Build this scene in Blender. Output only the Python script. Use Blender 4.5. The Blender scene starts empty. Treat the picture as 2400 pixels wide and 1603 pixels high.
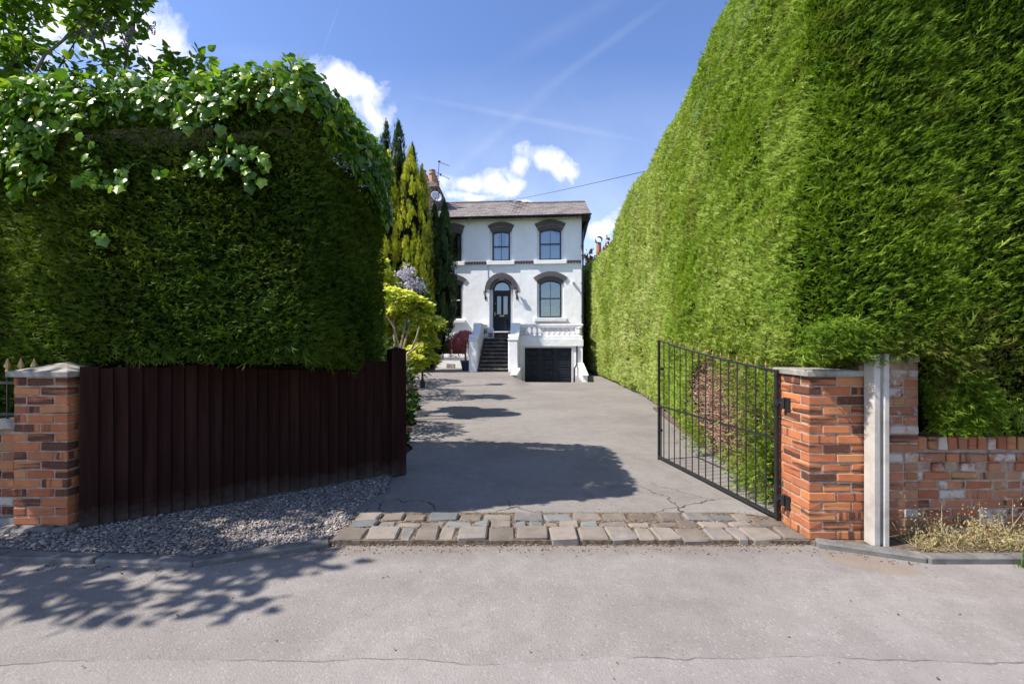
import bpy, math, random
import numpy as np
from mathutils import Vector, Matrix
random.seed(7)
rng = np.random.default_rng(7)
S = bpy.context.scene
COL = S.collection
PI = math.pi

# ------------------------------------------------------------------ camera
CAM = (0.0, 0.0, 1.55); FPX = 1067.0; CX = 1200.0; CY = 801.5
cd = bpy.data.cameras.new('camera'); co = bpy.data.objects.new('camera', cd); COL.objects.link(co)
co.location = CAM; co.rotation_euler = (PI/2, 0, 0)
cd.sensor_width = 36.0; cd.lens = FPX/2400*36.0; cd.clip_start = 0.05; cd.clip_end = 3000
S.camera = co

# ------------------------------------------------------------------ sun and sky
LDIR = Vector((1.0, 0.28, -1.30)).normalized()          # the way the light travels
SUN_EL = math.asin(-LDIR.z)
SUN_AZ = math.atan2(-LDIR.x, -LDIR.y)                    # from +Y towards +X
sd = bpy.data.lights.new('sun', 'SUN'); so = bpy.data.objects.new('sun', sd); COL.objects.link(so)
sd.energy = 4.3; sd.angle = math.radians(0.53); sd.color = (1.0, 0.94, 0.85)
so.rotation_euler = LDIR.to_track_quat('-Z', 'Y').to_euler(); so.location = (-10, -3, 14)

S.view_settings.view_transform = 'Standard'; S.view_settings.look = 'None'
S.view_settings.exposure = 0.99; S.view_settings.gamma = 1.0
S.view_settings.use_curve_mapping = False
S.cycles.max_bounces = 6; S.cycles.transparent_max_bounces = 12
S.cycles.diffuse_bounces = 3; S.cycles.glossy_bounces = 3
S.cycles.caustics_reflective = False; S.cycles.caustics_refractive = False

W = bpy.data.worlds.new('World'); S.world = W; W.use_nodes = True
def build_world():
    nt = W.node_tree; nt.nodes.clear(); L = nt.links
    def nd(t, **k):
        n = nt.nodes.new(t)
        for a, b in k.items(): setattr(n, a, b)
        return n
    def mth(op, a, b=None, c=None, clamp=False):
        n = nd('ShaderNodeMath', operation=op, use_clamp=clamp)
        for i, v in enumerate((a, b, c)):
            if v is None: continue
            if isinstance(v, (int, float)): n.inputs[i].default_value = v
            else: L.new(v, n.inputs[i])
        return n.outputs[0]
    out = nd('ShaderNodeOutputWorld'); bg = nd('ShaderNodeBackground')
    sky = nd('ShaderNodeTexSky', sky_type='NISHITA', sun_disc=False)
    sky.sun_elevation = SUN_EL; sky.sun_rotation = SUN_AZ
    sky.air_density = 1.0; sky.dust_density = 0.4; sky.ozone_density = 2.2
    hs = nd('ShaderNodeHueSaturation'); hs.inputs['Saturation'].default_value = 1.12; hs.inputs['Value'].default_value = 0.82; hs.inputs['Hue'].default_value = 0.512
    L.new(sky.outputs[0], hs.inputs['Color'])
    tc = nd('ShaderNodeTexCoord'); sep = nd('ShaderNodeSeparateXYZ'); L.new(tc.outputs['Generated'], sep.inputs[0])
    x, y, z = sep.outputs
    yy = mth('MAXIMUM', y, 0.02)
    a = mth('DIVIDE', x, yy); b = mth('DIVIDE', z, yy)
    cmb = nd('ShaderNodeCombineXYZ'); L.new(a, cmb.inputs[0]); L.new(b, cmb.inputs[1])
    nw = nd('ShaderNodeTexNoise'); nw.inputs['Scale'].default_value = 9.0; nw.inputs['Detail'].default_value = 6; L.new(cmb.outputs[0], nw.inputs['Vector'])
    w1 = nd('ShaderNodeVectorMath', operation='SUBTRACT'); L.new(nw.outputs['Color'], w1.inputs[0]); w1.inputs[1].default_value = (.5, .5, .5)
    w2 = nd('ShaderNodeVectorMath', operation='MULTIPLY'); L.new(w1.outputs[0], w2.inputs[0]); w2.inputs[1].default_value = (.085, .06, 0)
    wv = nd('ShaderNodeVectorMath', operation='ADD'); L.new(cmb.outputs[0], wv.inputs[0]); L.new(w2.outputs[0], wv.inputs[1])
    def blob(px, py, rx, ry, rot, warp=True):
        mp = nd('ShaderNodeMapping', vector_type='TEXTURE')
        mp.inputs['Location'].default_value = ((px-CX)/FPX, (CY-py)/FPX, 0)
        mp.inputs['Rotation'].default_value = (0, 0, math.radians(rot))
        mp.inputs['Scale'].default_value = (rx/FPX, ry/FPX, 1)
        L.new(wv.outputs[0] if warp else cmb.outputs[0], mp.inputs[0])
        ln = nd('ShaderNodeVectorMath', operation='LENGTH'); L.new(mp.outputs[0], ln.inputs[0])
        return mth('SUBTRACT', 1.0, ln.outputs['Value'])
    # cumulus heaps of the photograph's sky, by direction
    heaps = [(300,70,190,95,-40),(190,40,240,100,-25),(-120,-30,330,200,-20),(395,112,80,50,-42),
             (795,205,92,60,-38),(858,262,72,62,-42),(845,222,90,45,-40),(770,185,60,42,-10),
             (1095,425,62,24,-8),(1150,425,52,32,20),(1215,398,52,30,20),(1195,440,52,24,10),(1262,378,48,34,-30),
             (1318,395,50,38,-10),(1295,372,52,30,-35),(1415,535,58,34,38),(1462,505,66,44,30),(1240,470,40,10,-10),(1120,455,60,18,0),
             (1700,560,200,70,10),(700,470,120,30,10)]
    m = None
    for h in heaps:
        s = blob(*h); m = s if m is None else mth('MAXIMUM', m, s)
    n1 = nd('ShaderNodeTexNoise'); n1.inputs['Scale'].default_value = 11.0; n1.inputs['Detail'].default_value = 9; n1.inputs['Roughness'].default_value = 0.58
    n1.inputs['Distortion'].default_value = 0.35
    L.new(cmb.outputs[0], n1.inputs['Vector'])
    nz = mth('MULTIPLY', mth('SUBTRACT', n1.outputs['Fac'], 0.5), 3.0)
    dens = mth('MULTIPLY', mth('ADD', mth('ADD', mth('MAXIMUM', m, -0.8), nz), 0.05), 1.15, clamp=True)
    dens = mth('SMOOTH_MIN', dens, 0.97, 0.1)
    # thin high streaks
    streaks = [(1400,120,240,15,36,.17),(1240,280,330,11,-11,.26),(1150,330,260,18,40,.18),(775,70,90,4,70,.12),(600,130,200,30,-4,.14),(1330,60,260,30,30,.12)]
    st = None
    for q in streaks:
        s = mth('MULTIPLY', mth('MAXIMUM', blob(*q[:5], warp=False), 0.0), q[5]*0.34); st = s if st is None else mth('ADD', st, s)
    n2 = nd('ShaderNodeTexNoise'); n2.inputs['Scale'].default_value = 5; n2.inputs['Detail'].default_value = 5; L.new(cmb.outputs[0], n2.inputs['Vector'])
    st = mth('MULTIPLY', st, mth('ADD', n2.outputs['Fac'], 0.4))
    front = mth('MULTIPLY', mth('GREATER_THAN', y, 0.25), 1.0)
    veil = mth('MULTIPLY', mth('MAXIMUM', mth('SUBTRACT', 0.62, b), 0.0), 0.62)
    dens = mth('MULTIPLY', mth('MAXIMUM', dens, mth('ADD', st, veil)), front)
    # the same kind of scattered cumulus all round
    zz = mth('MAXIMUM', z, 0.06)
    c2 = nd('ShaderNodeCombineXYZ'); L.new(mth('DIVIDE', x, zz), c2.inputs[0]); L.new(mth('DIVIDE', y, zz), c2.inputs[1])
    n3 = nd('ShaderNodeTexNoise'); n3.inputs['Scale'].default_value = 0.9; n3.inputs['Detail'].default_value = 8; L.new(c2.outputs[0], n3.inputs['Vector'])
    d2 = mth('MULTIPLY', mth('SUBTRACT', n3.outputs['Fac'], 0.56), 7.0, clamp=True)
    d2 = mth('MULTIPLY', d2, mth('MULTIPLY', mth('SUBTRACT', z, 0.04), 8.0, clamp=True))
    d2 = mth('MULTIPLY', d2, mth('SUBTRACT', 1.0, front))
    dens = mth('ADD', dens, d2, clamp=True)
    n4 = nd('ShaderNodeTexNoise'); n4.inputs['Scale'].default_value = 9; n4.inputs['Detail'].default_value = 5; L.new(cmb.outputs[0], n4.inputs['Vector'])
    cr = nd('ShaderNodeValToRGB'); L.new(n4.outputs['Fac'], cr.inputs[0])
    cr.color_ramp.elements[0].position = 0.33; cr.color_ramp.elements[0].color = (3.5, 3.7, 4.3, 1)
    cr.color_ramp.elements[1].position = 0.58; cr.color_ramp.elements[1].color = (4.9, 4.95, 5.1, 1)
    mx = nd('ShaderNodeMix', data_type='RGBA'); L.new(dens, mx.inputs['Factor'])
    L.new(hs.outputs[0], mx.inputs[6]); L.new(cr.outputs[0], mx.inputs[7])
    L.new(mx.outputs[2], bg.inputs['Color']); bg.inputs['Strength'].default_value = 0.145
    L.new(bg.outputs[0], out.inputs['Surface'])
build_world()

# ------------------------------------------------------------------ helpers: nodes and materials
class NT:
    def __init__(s, name):
        s.m = bpy.data.materials.new(name); s.m.use_nodes = True; s.t = s.m.node_tree; s.t.nodes.clear()
        s.out = s.n('ShaderNodeOutputMaterial')
    def n(s, t, ins=None, **k):
        n = s.t.nodes.new(t)
        for a, b in k.items(): setattr(n, a, b)
        for a, b in (ins or {}).items(): s.set(n.inputs[a], b)
        return n
    def set(s, sock, v):
        if isinstance(v, bpy.types.NodeSocket): s.t.links.new(v, sock)
        elif isinstance(v, bpy.types.Node): s.t.links.new(v.outputs[0], sock)
        else: sock.default_value = v
    def math(s, op, a, b=0.0, clamp=False):
        return s.n('ShaderNodeMath', {0: a, 1: b}, operation=op, use_clamp=clamp).outputs[0]
    def noise(s, vec, scale, detail=5, rough=0.55, w=None, dist=0.0):
        n = s.n('ShaderNodeTexNoise', {'Scale': scale, 'Detail': detail, 'Roughness': rough, 'Distortion': dist})
        s.set(n.inputs['Vector'], vec)
        if w is not None: n.noise_dimensions = '4D'; s.set(n.inputs['W'], w)
        return n.outputs['Fac']
    def ramp(s, fac, stops):
        r = s.n('ShaderNodeValToRGB'); s.set(r.inputs[0], fac); e = r.color_ramp.elements
        while len(e) < len(stops): e.new(0.5)
        for i, (p, c) in enumerate(stops): e[i].position = p; e[i].color = (*c, 1) if len(c) == 3 else c
        return r.outputs[0]
    def mix(s, f, a, b, mode='MIX'):
        m = s.n('ShaderNodeMix', data_type='RGBA', blend_type=mode)
        s.set(m.inputs['Factor'], f)
        for i, v in ((6, a), (7, b)): s.set(m.inputs[i], (*v, 1) if isinstance(v, tuple) and len(v) == 3 else v)
        return m.outputs[2]
    def pos(s): return s.n('ShaderNodeNewGeometry').outputs['Position']
    def objc(s): return s.n('ShaderNodeTexCoord').outputs['Object']
    def rnd(s): return s.n('ShaderNodeObjectInfo').outputs['Random']
    def stretch(s, vec, sc):
        return s.n('ShaderNodeVectorMath', {0: vec, 1: sc}, operation='MULTIPLY').outputs[0]
    def bump(s, h, strength=0.3, dist=0.01):
        return s.n('ShaderNodeBump', {'Height': h, 'Strength': strength, 'Distance': dist}).outputs[0]
    def bsdf(s, col, rough=0.7, spec=0.3, normal=None, metal=0.0, **extra):
        p = s.n('ShaderNodeBsdfPrincipled', {'Roughness': rough, 'Specular IOR Level': spec, 'Metallic': metal})
        s.set(p.inputs['Base Color'], (*col, 1) if isinstance(col, tuple) and len(col) == 3 else col)
        if normal is not None: s.set(p.inputs['Normal'], normal)
        return p.outputs[0]
    def done(s, sh): s.t.links.new(sh, s.out.inputs['Surface']); return s.m

def simple(name, stops, scale=6, rough=0.7, spec=0.3, bs=0, bscale=60, bd=0.004, rnd=0.0, world=False, metal=0.0):
    t = NT(name); v = t.pos() if world else t.objc(); r = t.rnd()
    f = t.noise(v, scale, 6, 0.6, w=t.math('MULTIPLY', r, 50.0))
    f = t.math('ADD', t.math('MULTIPLY', t.math('ADD', t.math('MULTIPLY', t.math('SUBTRACT', f, 0.5), 1.9), 0.5), 1-rnd), t.math('MULTIPLY', r, rnd))
    k = len(stops)
    c = t.ramp(f, [(0.15+0.7*i/max(1, k-1), q) for i, q in enumerate(stops)])
    nrm = t.bump(t.noise(v, bscale, 6, 0.65), bs, bd) if bs else None
    return t.done(t.bsdf(c, rough, spec, nrm, metal))

def leaf_mat(name, stops, trans=0.25, rough=0.5, spec=0.35, rnd=False, tcol=None, brown=0.0):
    t = NT(name)
    if rnd: f = t.rnd()
    else: f = t.n('ShaderNodeAttribute', attribute_name='tint').outputs['Fac']
    k = len(stops)
    c = t.ramp(f, [(i/max(1, k-1), q) for i, q in enumerate(stops)])
    if brown:
        v = t.pos(); q = t.math('ADD', t.math('MULTIPLY', t.noise(v, 1.1, 5, 0.65), 0.6), t.math('MULTIPLY', t.noise(v, 7.0, 5, 0.7), 0.4))
        c = t.mix(t.math('MULTIPLY', t.math('MULTIPLY', t.math('SUBTRACT', q, 0.52), 7.0, clamp=True), brown), c, (0.17, 0.13, 0.045))
        q2 = t.noise(v, 1.9, 4, 0.6, w=None, dist=0.4)
        c = t.mix(t.math('MULTIPLY', t.math('MULTIPLY', t.math('SUBTRACT', 0.47, q2), 5.0, clamp=True), brown), c, t.mix(1.0, c, (0.62, 0.80, 0.55), 'MULTIPLY'))
    b = t.bsdf(c, rough, spec)
    tr = t.n('ShaderNodeBsdfTranslucent')
    tc = t.mix(1.0, c, tcol or (1.5, 1.7, 0.6), 'MULTIPLY'); t.set(tr.inputs[0], tc)
    ms = t.n('ShaderNodeMixShader', {0: trans}); t.set(ms.inputs[1], b); t.set(ms.inputs[2], tr)
    return t.done(ms.outputs[0])

def brick_mat(name, base, smear=0.5, white=0.0):
    t = NT(name); v = t.objc(); r = t.rnd(); w = t.math('MULTIPLY', r, 90.0)
    c = t.ramp(r, base)
    c = t.mix(t.noise(v, 14, 5, 0.6, w=w), t.mix(0.28, c, (0.0, 0.0, 0.0), 'MIX'), t.mix(0.10, c, (1.0, 0.62, 0.35)))
    # kiln-burnt dark bands, along most bricks and across a few
    r2 = t.math('FRACT', t.math('MULTIPLY', r, 17.3))
    along = t.noise(t.stretch(v, (1.2, 1.2, 15.0)), 1.5, 3, 0.5, w=w)
    across = t.noise(t.stretch(v, (13.0, 13.0, 0.8)), 1.5, 2, 0.5, w=w)
    sel = t.math('GREATER_THAN', r2, 0.78)
    band = t.math('ADD', t.math('MULTIPLY', along, t.math('SUBTRACT', 1.0, sel)), t.math('MULTIPLY', across, sel))
    amt = t.math('SUBTRACT', t.math('MULTIPLY', t.math('FRACT', t.math('MULTIPLY', r, 7.7)), 0.34*smear*2), 0.105)
    band = t.math('MULTIPLY', t.math('SUBTRACT', t.math('ADD', band, amt), 0.60), 9.0, clamp=True)
    gr = t.noise(v, 90, 4, 0.7, w=w)
    band = t.math('MULTIPLY', band, t.math('ADD', t.math('MULTIPLY', gr, 0.9), 0.42, clamp=True))
    c = t.mix(t.math('MULTIPLY', band, 0.92), c, (0.022, 0.017, 0.019))
    if white:
        r3 = t.math('FRACT', t.math('MULTIPLY', r, 29.1))
        f = t.math('ADD', t.noise(v, 9, 6, 0.7, w=w), t.math('MULTIPLY', t.math('POWER', r3, 3.0), 0.42*white))
        f = t.math('MULTIPLY', t.math('SUBTRACT', f, 0.70), 9.0, clamp=True)
        c = t.mix(t.math('MULTIPLY', f, 0.85), c, (0.50, 0.46, 0.43))
    nb = t.bump(t.math('ADD', t.noise(v, 55, 5, 0.7, w=w), t.math('MULTIPLY', t.noise(v, 240, 3, 0.6), 0.5)), 0.45, 0.004)
    return t.done(t.bsdf(c, 0.82, 0.25, nb))

def asphalt(name, a, b, c3, crack=0.0, seam=False):
    t = NT(name); v = t.pos()
    big = t.noise(t.stretch(v, (0.55, 0.75, 1)), 1.1, 5, 0.55, dist=0.6); mid = t.noise(v, 5.5, 6, 0.62); fine = t.noise(v, 190, 4, 0.75); vfine = t.noise(v, 65, 5, 0.8)
    f = t.math('ADD', t.math('MULTIPLY', big, 0.6), t.math('MULTIPLY', mid, 0.4))
    c = t.ramp(f, [(0.30, a), (0.50, b), (0.70, c3)])
    c = t.mix(t.math('MULTIPLY', t.math('SUBTRACT', fine, 0.45), 2.2, clamp=True), t.mix(0.17, c, (0.02, 0.02, 0.02)), t.mix(0.07, c, (1, 0.95, 0.9)))
    vo = t.n('ShaderNodeTexVoronoi', {'Scale': 85.0}, feature='F1'); t.set(vo.inputs['Vector'], v)
    stone = t.n('ShaderNodeSeparateColor'); t.set(stone.inputs[0], vo.outputs['Color'])
    c = t.mix(t.math('MULTIPLY', t.math('GREATER_THAN', stone.outputs[0], 0.95), 0.15), c, (0.46, 0.43, 0.41))
    c = t.mix(t.math('MULTIPLY', t.math('LESS_THAN', stone.outputs[1], 0.05), 0.20), c, (0.06, 0.055, 0.055))
    # scuffs: sparse white scrapes and darker damp-looking stains
    sc = t.noise(t.stretch(v, (4, 9, 1)), 1.4, 8, 0.75)
    c = t.mix(t.math('MULTIPLY', t.math('SUBTRACT', sc, 0.665), 6.0, clamp=True), c, (0.60, 0.57, 0.55))
    sm = t.noise(v, 2.3, 6, 0.7, w=3.0)
    c = t.mix(t.math('MULTIPLY', t.math('MULTIPLY', t.math('SUBTRACT', sm, 0.58), 5.0, clamp=True), 0.30), c, (0.09, 0.075, 0.065))
    if seam:
        # sandy wash below the right kerb, oil spots, tyre polished strip
        sp = t.n('ShaderNodeSeparateXYZ'); t.set(sp.inputs[0], v)
        e = t.math('ADD', t.math('POWER', t.math('MULTIPLY', t.math('SUBTRACT', sp.outputs[0], t.math('ADD', 2.52, t.math('MULTIPLY', t.math('SUBTRACT', 3.28, sp.outputs[1]), 0.7))), 4.2), 2.0), t.math('POWER', t.math('MULTIPLY', t.math('SUBTRACT', sp.outputs[1], 3.24), 5.5), 2.0))
        e = t.math('MULTIPLY', t.math('SUBTRACT', t.math('ADD', 0.75, t.math('MULTIPLY', t.noise(v, 9, 5), 0.7)), e), 2.2, clamp=True)
        c = t.mix(t.math('MULTIPLY', e, 0.55), c, (0.21, 0.155, 0.11))
        oil = t.noise(t.stretch(v, (1.0, 1.4, 1)), 1.7, 3, 0.5, w=9.0)
        c = t.mix(t.math('MULTIPLY', t.math('MULTIPLY', t.math('SUBTRACT', oil, 0.60), 6.0, clamp=True), 0.32), c, (0.12, 0.105, 0.10))
        gut = t.math('MULTIPLY', t.math('SUBTRACT', t.math('ADD', sp.outputs[1], t.math('MULTIPLY', t.noise(v, 7, 5, .7), 0.35)), 3.42), 5.0, clamp=True)
        c = t.mix(t.math('MULTIPLY', gut, 0.42), c, (0.13, 0.105, 0.085))
    h = t.math('ADD', t.math('MULTIPLY', fine, 0.5), t.math('ADD', t.math('MULTIPLY', vo.outputs['Distance'], -1.1), t.math('MULTIPLY', vfine, 1.0)))
    if seam:
        sx = t.n('ShaderNodeSeparateXYZ'); t.set(sx.inputs[0], v)
        wl = t.math('ADD', t.math('MULTIPLY', t.noise(v, 0.8, 4), 0.30), t.math('MULTIPLY', t.noise(v, 14, 4), 0.03))
        dy = t.math('SUBTRACT', t.math('ADD', sx.outputs[1], wl), 2.42)
        ln = t.math('MULTIPLY', t.math('SUBTRACT', 0.006, t.math('ABSOLUTE', dy)), 220.0, clamp=True)
        ln = t.math('MULTIPLY', ln, t.math('MULTIPLY', t.math('SUBTRACT', t.noise(v, 1.7, 3, w=5.0), 0.46), 9.0, clamp=True))
        c = t.mix(t.math('MULTIPLY', ln, 0.75), c, (0.05, 0.035, 0.03))
        c = t.mix(t.math('MULTIPLY', t.math('LESS_THAN', dy, 0.0), 0.10), c, (0.40, 0.37, 0.36))
        h = t.math('SUBTRACT', h, t.math('MULTIPLY', ln, 1.2))
    if crack:
        wv = t.n('ShaderNodeVectorMath', {0: v}, operation='ADD')
        nzc = t.n('ShaderNodeTexNoise', {'Scale': 3.0, 'Detail': 6.0}); t.set(nzc.inputs['Vector'], v)
        t.set(wv.inputs[1], t.stretch(nzc.outputs['Color'], (0.55, 0.55, 0.0)))
        ve = t.n('ShaderNodeTexVoronoi', {'Scale': 1.15}, feature='DISTANCE_TO_EDGE'); t.set(ve.inputs['Vector'], wv.outputs[0])
        line = t.math('MULTIPLY', t.math('SUBTRACT', 0.010, ve.outputs['Distance']), 160.0, clamp=True)
        sx = t.n('ShaderNodeSeparateXYZ'); t.set(sx.inputs[0], v)
        near = t.math('MULTIPLY', t.math('SUBTRACT', 5.3, sx.outputs[1]), 1.1, clamp=True)
        gate = t.math('MULTIPLY', t.math('MULTIPLY', t.math('SUBTRACT', t.noise(v, 0.9, 2), 0.40), 8.0, clamp=True), near)
        line = t.math('MULTIPLY', line, gate)
        c = t.mix(t.math('MULTIPLY', line, crack), c, (0.025, 0.022, 0.02))
        h = t.math('SUBTRACT', h, t.math('MULTIPLY', line, 2.0))
    return t.done(t.bsdf(c, 0.9, 0.22, t.bump(h, 0.30, 0.008)))

# ------------------------------------------------------------------ helpers: meshes and objects
MW = {}
def link(name, me, mat=None, parent=None, Wm=None, kind=None):
    o = bpy.data.objects.new(name, me); COL.objects.link(o)
    Wm = Wm if Wm is not None else Matrix()
    if mat is not None and len(me.materials) == 0: me.materials.append(mat)
    if parent is not None:
        o.parent = parent; o.matrix_parent_inverse = MW[parent].inverted()
    o.matrix_basis = Wm; MW[o] = Wm
    if kind: o['kind'] = kind
    return o
def tag(o, label, cat, group=None):
    o['label'] = label; o['category'] = cat
    if group: o['group'] = group
    return o
def thing(name, label, cat, loc, group=None, rz=0.0):
    o = bpy.data.objects.new(name, None); COL.objects.link(o)
    o.empty_display_size = 0.2
    Wm = Matrix.Translation(loc) @ Matrix.Rotation(rz, 4, 'Z'); o.matrix_basis = Wm; MW[o] = Wm
    return tag(o, label, cat, group)
def copy_tree(o, Wnew, parent=None):
    c = o.copy(); COL.objects.link(c); W0 = MW[o]
    c.parent = parent
    c.matrix_parent_inverse = MW[parent].inverted() if parent is not None else Matrix()
    c.matrix_basis = Wnew; MW[c] = Wnew
    for ch in list(o.children): copy_tree(ch, Wnew @ W0.inverted() @ MW[ch], c)
    return c

class MB:
    def __init__(s): s.v = []; s.f = []
    def add(s, vs, fs):
        k = len(s.v); s.v += [tuple(p) for p in vs]; s.f += [tuple(i+k for i in f) for f in fs]; return s
    def box(s, c, d, M=None):
        x, y, z = d[0]/2, d[1]/2, d[2]/2
        vs = [Vector((sx*x, sy*y, sz*z)) for sx in (-1, 1) for sy in (-1, 1) for sz in (-1, 1)]
        if M is not None: vs = [M @ p for p in vs]
        vs = [p + Vector(c) for p in vs]
        return s.add(vs, [(0,1,3,2),(4,6,7,5),(0,4,5,1),(2,3,7,6),(0,2,6,4),(1,5,7,3)])
    def bx(s, x0, x1, y0, y1, z0, z1): return s.box(((x0+x1)/2, (y0+y1)/2, (z0+z1)/2), (x1-x0, y1-y0, z1-z0))
    def bev(s, c, d, b=0.006, jit=0.0, M=None, r=None):
        hx, hy, hz = d[0]/2, d[1]/2, d[2]/2; vs = []; idx = {}
        r = r or random
        for sx in (-1, 1):
            for sy in (-1, 1):
                for sz in (-1, 1):
                    j = [r.uniform(-jit, jit) for _ in range(3)]
                    for ax in range(3):
                        p = [sx*(hx-b)+j[0], sy*(hy-b)+j[1], sz*(hz-b)+j[2]]
                        p[ax] += (sx, sy, sz)[ax]*b
                        idx[(sx, sy, sz, ax)] = len(vs); vs.append(Vector(p))
        fs = []
        for ax in range(3):
            u, w = (ax+1) % 3, (ax+2) % 3
            for sg in (-1, 1):
                q = []
                for a, b2 in ((-1,-1),(1,-1),(1,1),(-1,1)):
                    k = [0,0,0]; k[ax] = sg; k[u] = a; k[w] = b2; q.append(idx[(*k, ax)])
                fs.append(q if sg > 0 else q[::-1])
        for ax in range(3):
            u, w = (ax+1) % 3, (ax+2) % 3
            for a in (-1, 1):
                for b2 in (-1, 1):
                    k0 = [0,0,0]; k0[u] = a; k0[w] = b2; k0[ax] = -1; k1 = list(k0); k1[ax] = 1
                    q = [idx[(*k0, u)], idx[(*k1, u)], idx[(*k1, w)], idx[(*k0, w)]]
                    fs.append(q if a*b2 < 0 else q[::-1])
        for sx in (-1, 1):
            for sy in (-1, 1):
                for sz in (-1, 1):
                    q = [idx[(sx, sy, sz, k)] for k in range(3)]
                    fs.append(q if sx*sy*sz > 0 else q[::-1])
        if M is not None: vs = [M @ p for p in vs]
        return s.add([p + Vector(c) for p in vs], fs)
    def tube(s, pts, r, n=6, cap=True):
        pts = [Vector(p) for p in pts]; rs = r if isinstance(r, (list, tuple)) else [r]*len(pts)
        k0 = len(s.v); up = Vector((0.13, 0.21, 0.97)); prev = None
        for i, p in enumerate(pts):
            d = (pts[min(i+1, len(pts)-1)] - pts[max(i-1, 0)]).normalized()
            a = prev if prev is not None else (up if abs(d.dot(up)) < 0.95 else Vector((1, 0, 0)))
            a = (a - d*a.dot(d)).normalized(); prev = a; b = d.cross(a)
            for j in range(n):
                t = 2*PI*j/n; s.v.append(tuple(p + (a*math.cos(t) + b*math.sin(t))*rs[i]))
        for i in range(len(pts)-1):
            for j in range(n):
                s.f.append((k0+i*n+j, k0+i*n+(j+1) % n, k0+(i+1)*n+(j+1) % n, k0+(i+1)*n+j))
        if cap:
            s.f.append(tuple(k0+j for j in range(n))[::-1]); e = k0+(len(pts)-1)*n; s.f.append(tuple(e+j for j in range(n)))
        return s
    def lathe(s, c, prof, n=12, sq=False):
        k0 = len(s.v)
        for r, z in prof:
            for j in range(n):
                t = 2*PI*(j+0.5)/n; s.v.append((c[0]+r*math.cos(t), c[1]+r*math.sin(t), c[2]+z))
        for i in range(len(prof)-1):
            for j in range(n): s.f.append((k0+i*n+j, k0+i*n+(j+1) % n, k0+(i+1)*n+(j+1) % n, k0+(i+1)*n+j))
        s.f.append(tuple(k0+j for j in range(n))[::-1]); e = k0+(len(prof)-1)*n; s.f.append(tuple(e+j for j in range(n)))
        return s
    def prism(s, outl, f0, f1):
        """outline points (p,q) mapped by f0 / f1 to the two end caps"""
        n = len(outl); k = len(s.v)
        s.v += [tuple(f0(*p)) for p in outl] + [tuple(f1(*p)) for p in outl]
        for i in range(n): j = (i+1) % n; s.f.append((k+i, k+j, k+n+j, k+n+i))
        s.f.append(tuple(range(k, k+n))[::-1]); s.f.append(tuple(range(k+n, k+2*n)))
        return s
    def mesh(s, name, smooth=False):
        me = bpy.data.meshes.new(name); me.from_pydata(s.v, [], s.f); me.update()
        if smooth: me.polygons.foreach_set('use_smooth', [True]*len(me.polygons))
        return me
    def build(s, name, mat, parent=None, Wm=None, kind=None, smooth=False):
        return link(name, s.mesh(name, smooth), mat, parent, Wm, kind)

def arr_mesh(name, V, F, tint=None, smooth=False):
    """V (n,3), F (m,k)"""
    me = bpy.data.meshes.new(name); V = np.ascontiguousarray(V, np.float32); F = np.ascontiguousarray(F, np.int32)
    m, k = F.shape
    me.vertices.add(len(V)); me.vertices.foreach_set('co', V.ravel())
    me.loops.add(m*k); me.loops.foreach_set('vertex_index', F.ravel())
    me.polygons.add(m); me.polygons.foreach_set('loop_start', np.arange(0, m*k, k, dtype=np.int32))
    me.polygons.foreach_set('loop_total', np.full(m, k, np.int32))
    if smooth: me.polygons.foreach_set('use_smooth', np.ones(m, bool))
    if tint is not None:
        a = me.attributes.new('tint', 'FLOAT', 'POINT'); a.data.foreach_set('value', np.ascontiguousarray(tint, np.float32))
    me.update(calc_edges=True); me.validate()
    return me
def nrm(a): return a/np.maximum(np.linalg.norm(a, axis=-1, keepdims=True), 1e-9)
def scatter(tv, tf, P, F, U, size, tint, dt=None):
    """copies template (x across, y along F, z along U) to each point"""
    F = nrm(F); U = nrm(U - F*np.sum(U*F, -1, keepdims=True)); R = np.cross(F, U)
    n, k = len(P), len(tv); s = np.asarray(size).reshape(-1, 1, 1)
    V = P[:, None, :] + s*(tv[None, :, 0:1]*R[:, None, :] + tv[None, :, 1:2]*F[:, None, :] + tv[None, :, 2:3]*U[:, None, :])
    Fc = tf[None] + (np.arange(n)*k)[:, None, None]
    T = np.repeat(np.asarray(tint)[:, None], k, 1)
    if dt is not None: T = T + dt[None]
    return V.reshape(-1, 3), Fc.reshape(-1, tf.shape[1]), np.clip(T.ravel(), 0, 1)
_ks = rng.normal(size=(12, 3)); _ph = rng.uniform(0, 6.28, 12)
def wob(P, fr, sd=0):
    k = np.roll(_ks, sd, 0); P = np.asarray(P); out = 0
    for i in range(5):
        out = out + np.sin((P @ (k[i]*fr)) + _ph[(i+sd) % 12] + 0.8*np.sin(P @ (np.roll(k[i], 1)*fr*0.7)))
    return out/3.2
def at(px, py, Y): return Vector(((px-CX)*Y/FPX, Y, CAM[2]+(CY-py)*Y/FPX))
def sm(x, a, b):
    t = np.clip((np.asarray(x, float)-a)/(b-a), 0, 1); return t*t*(3-2*t)
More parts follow.
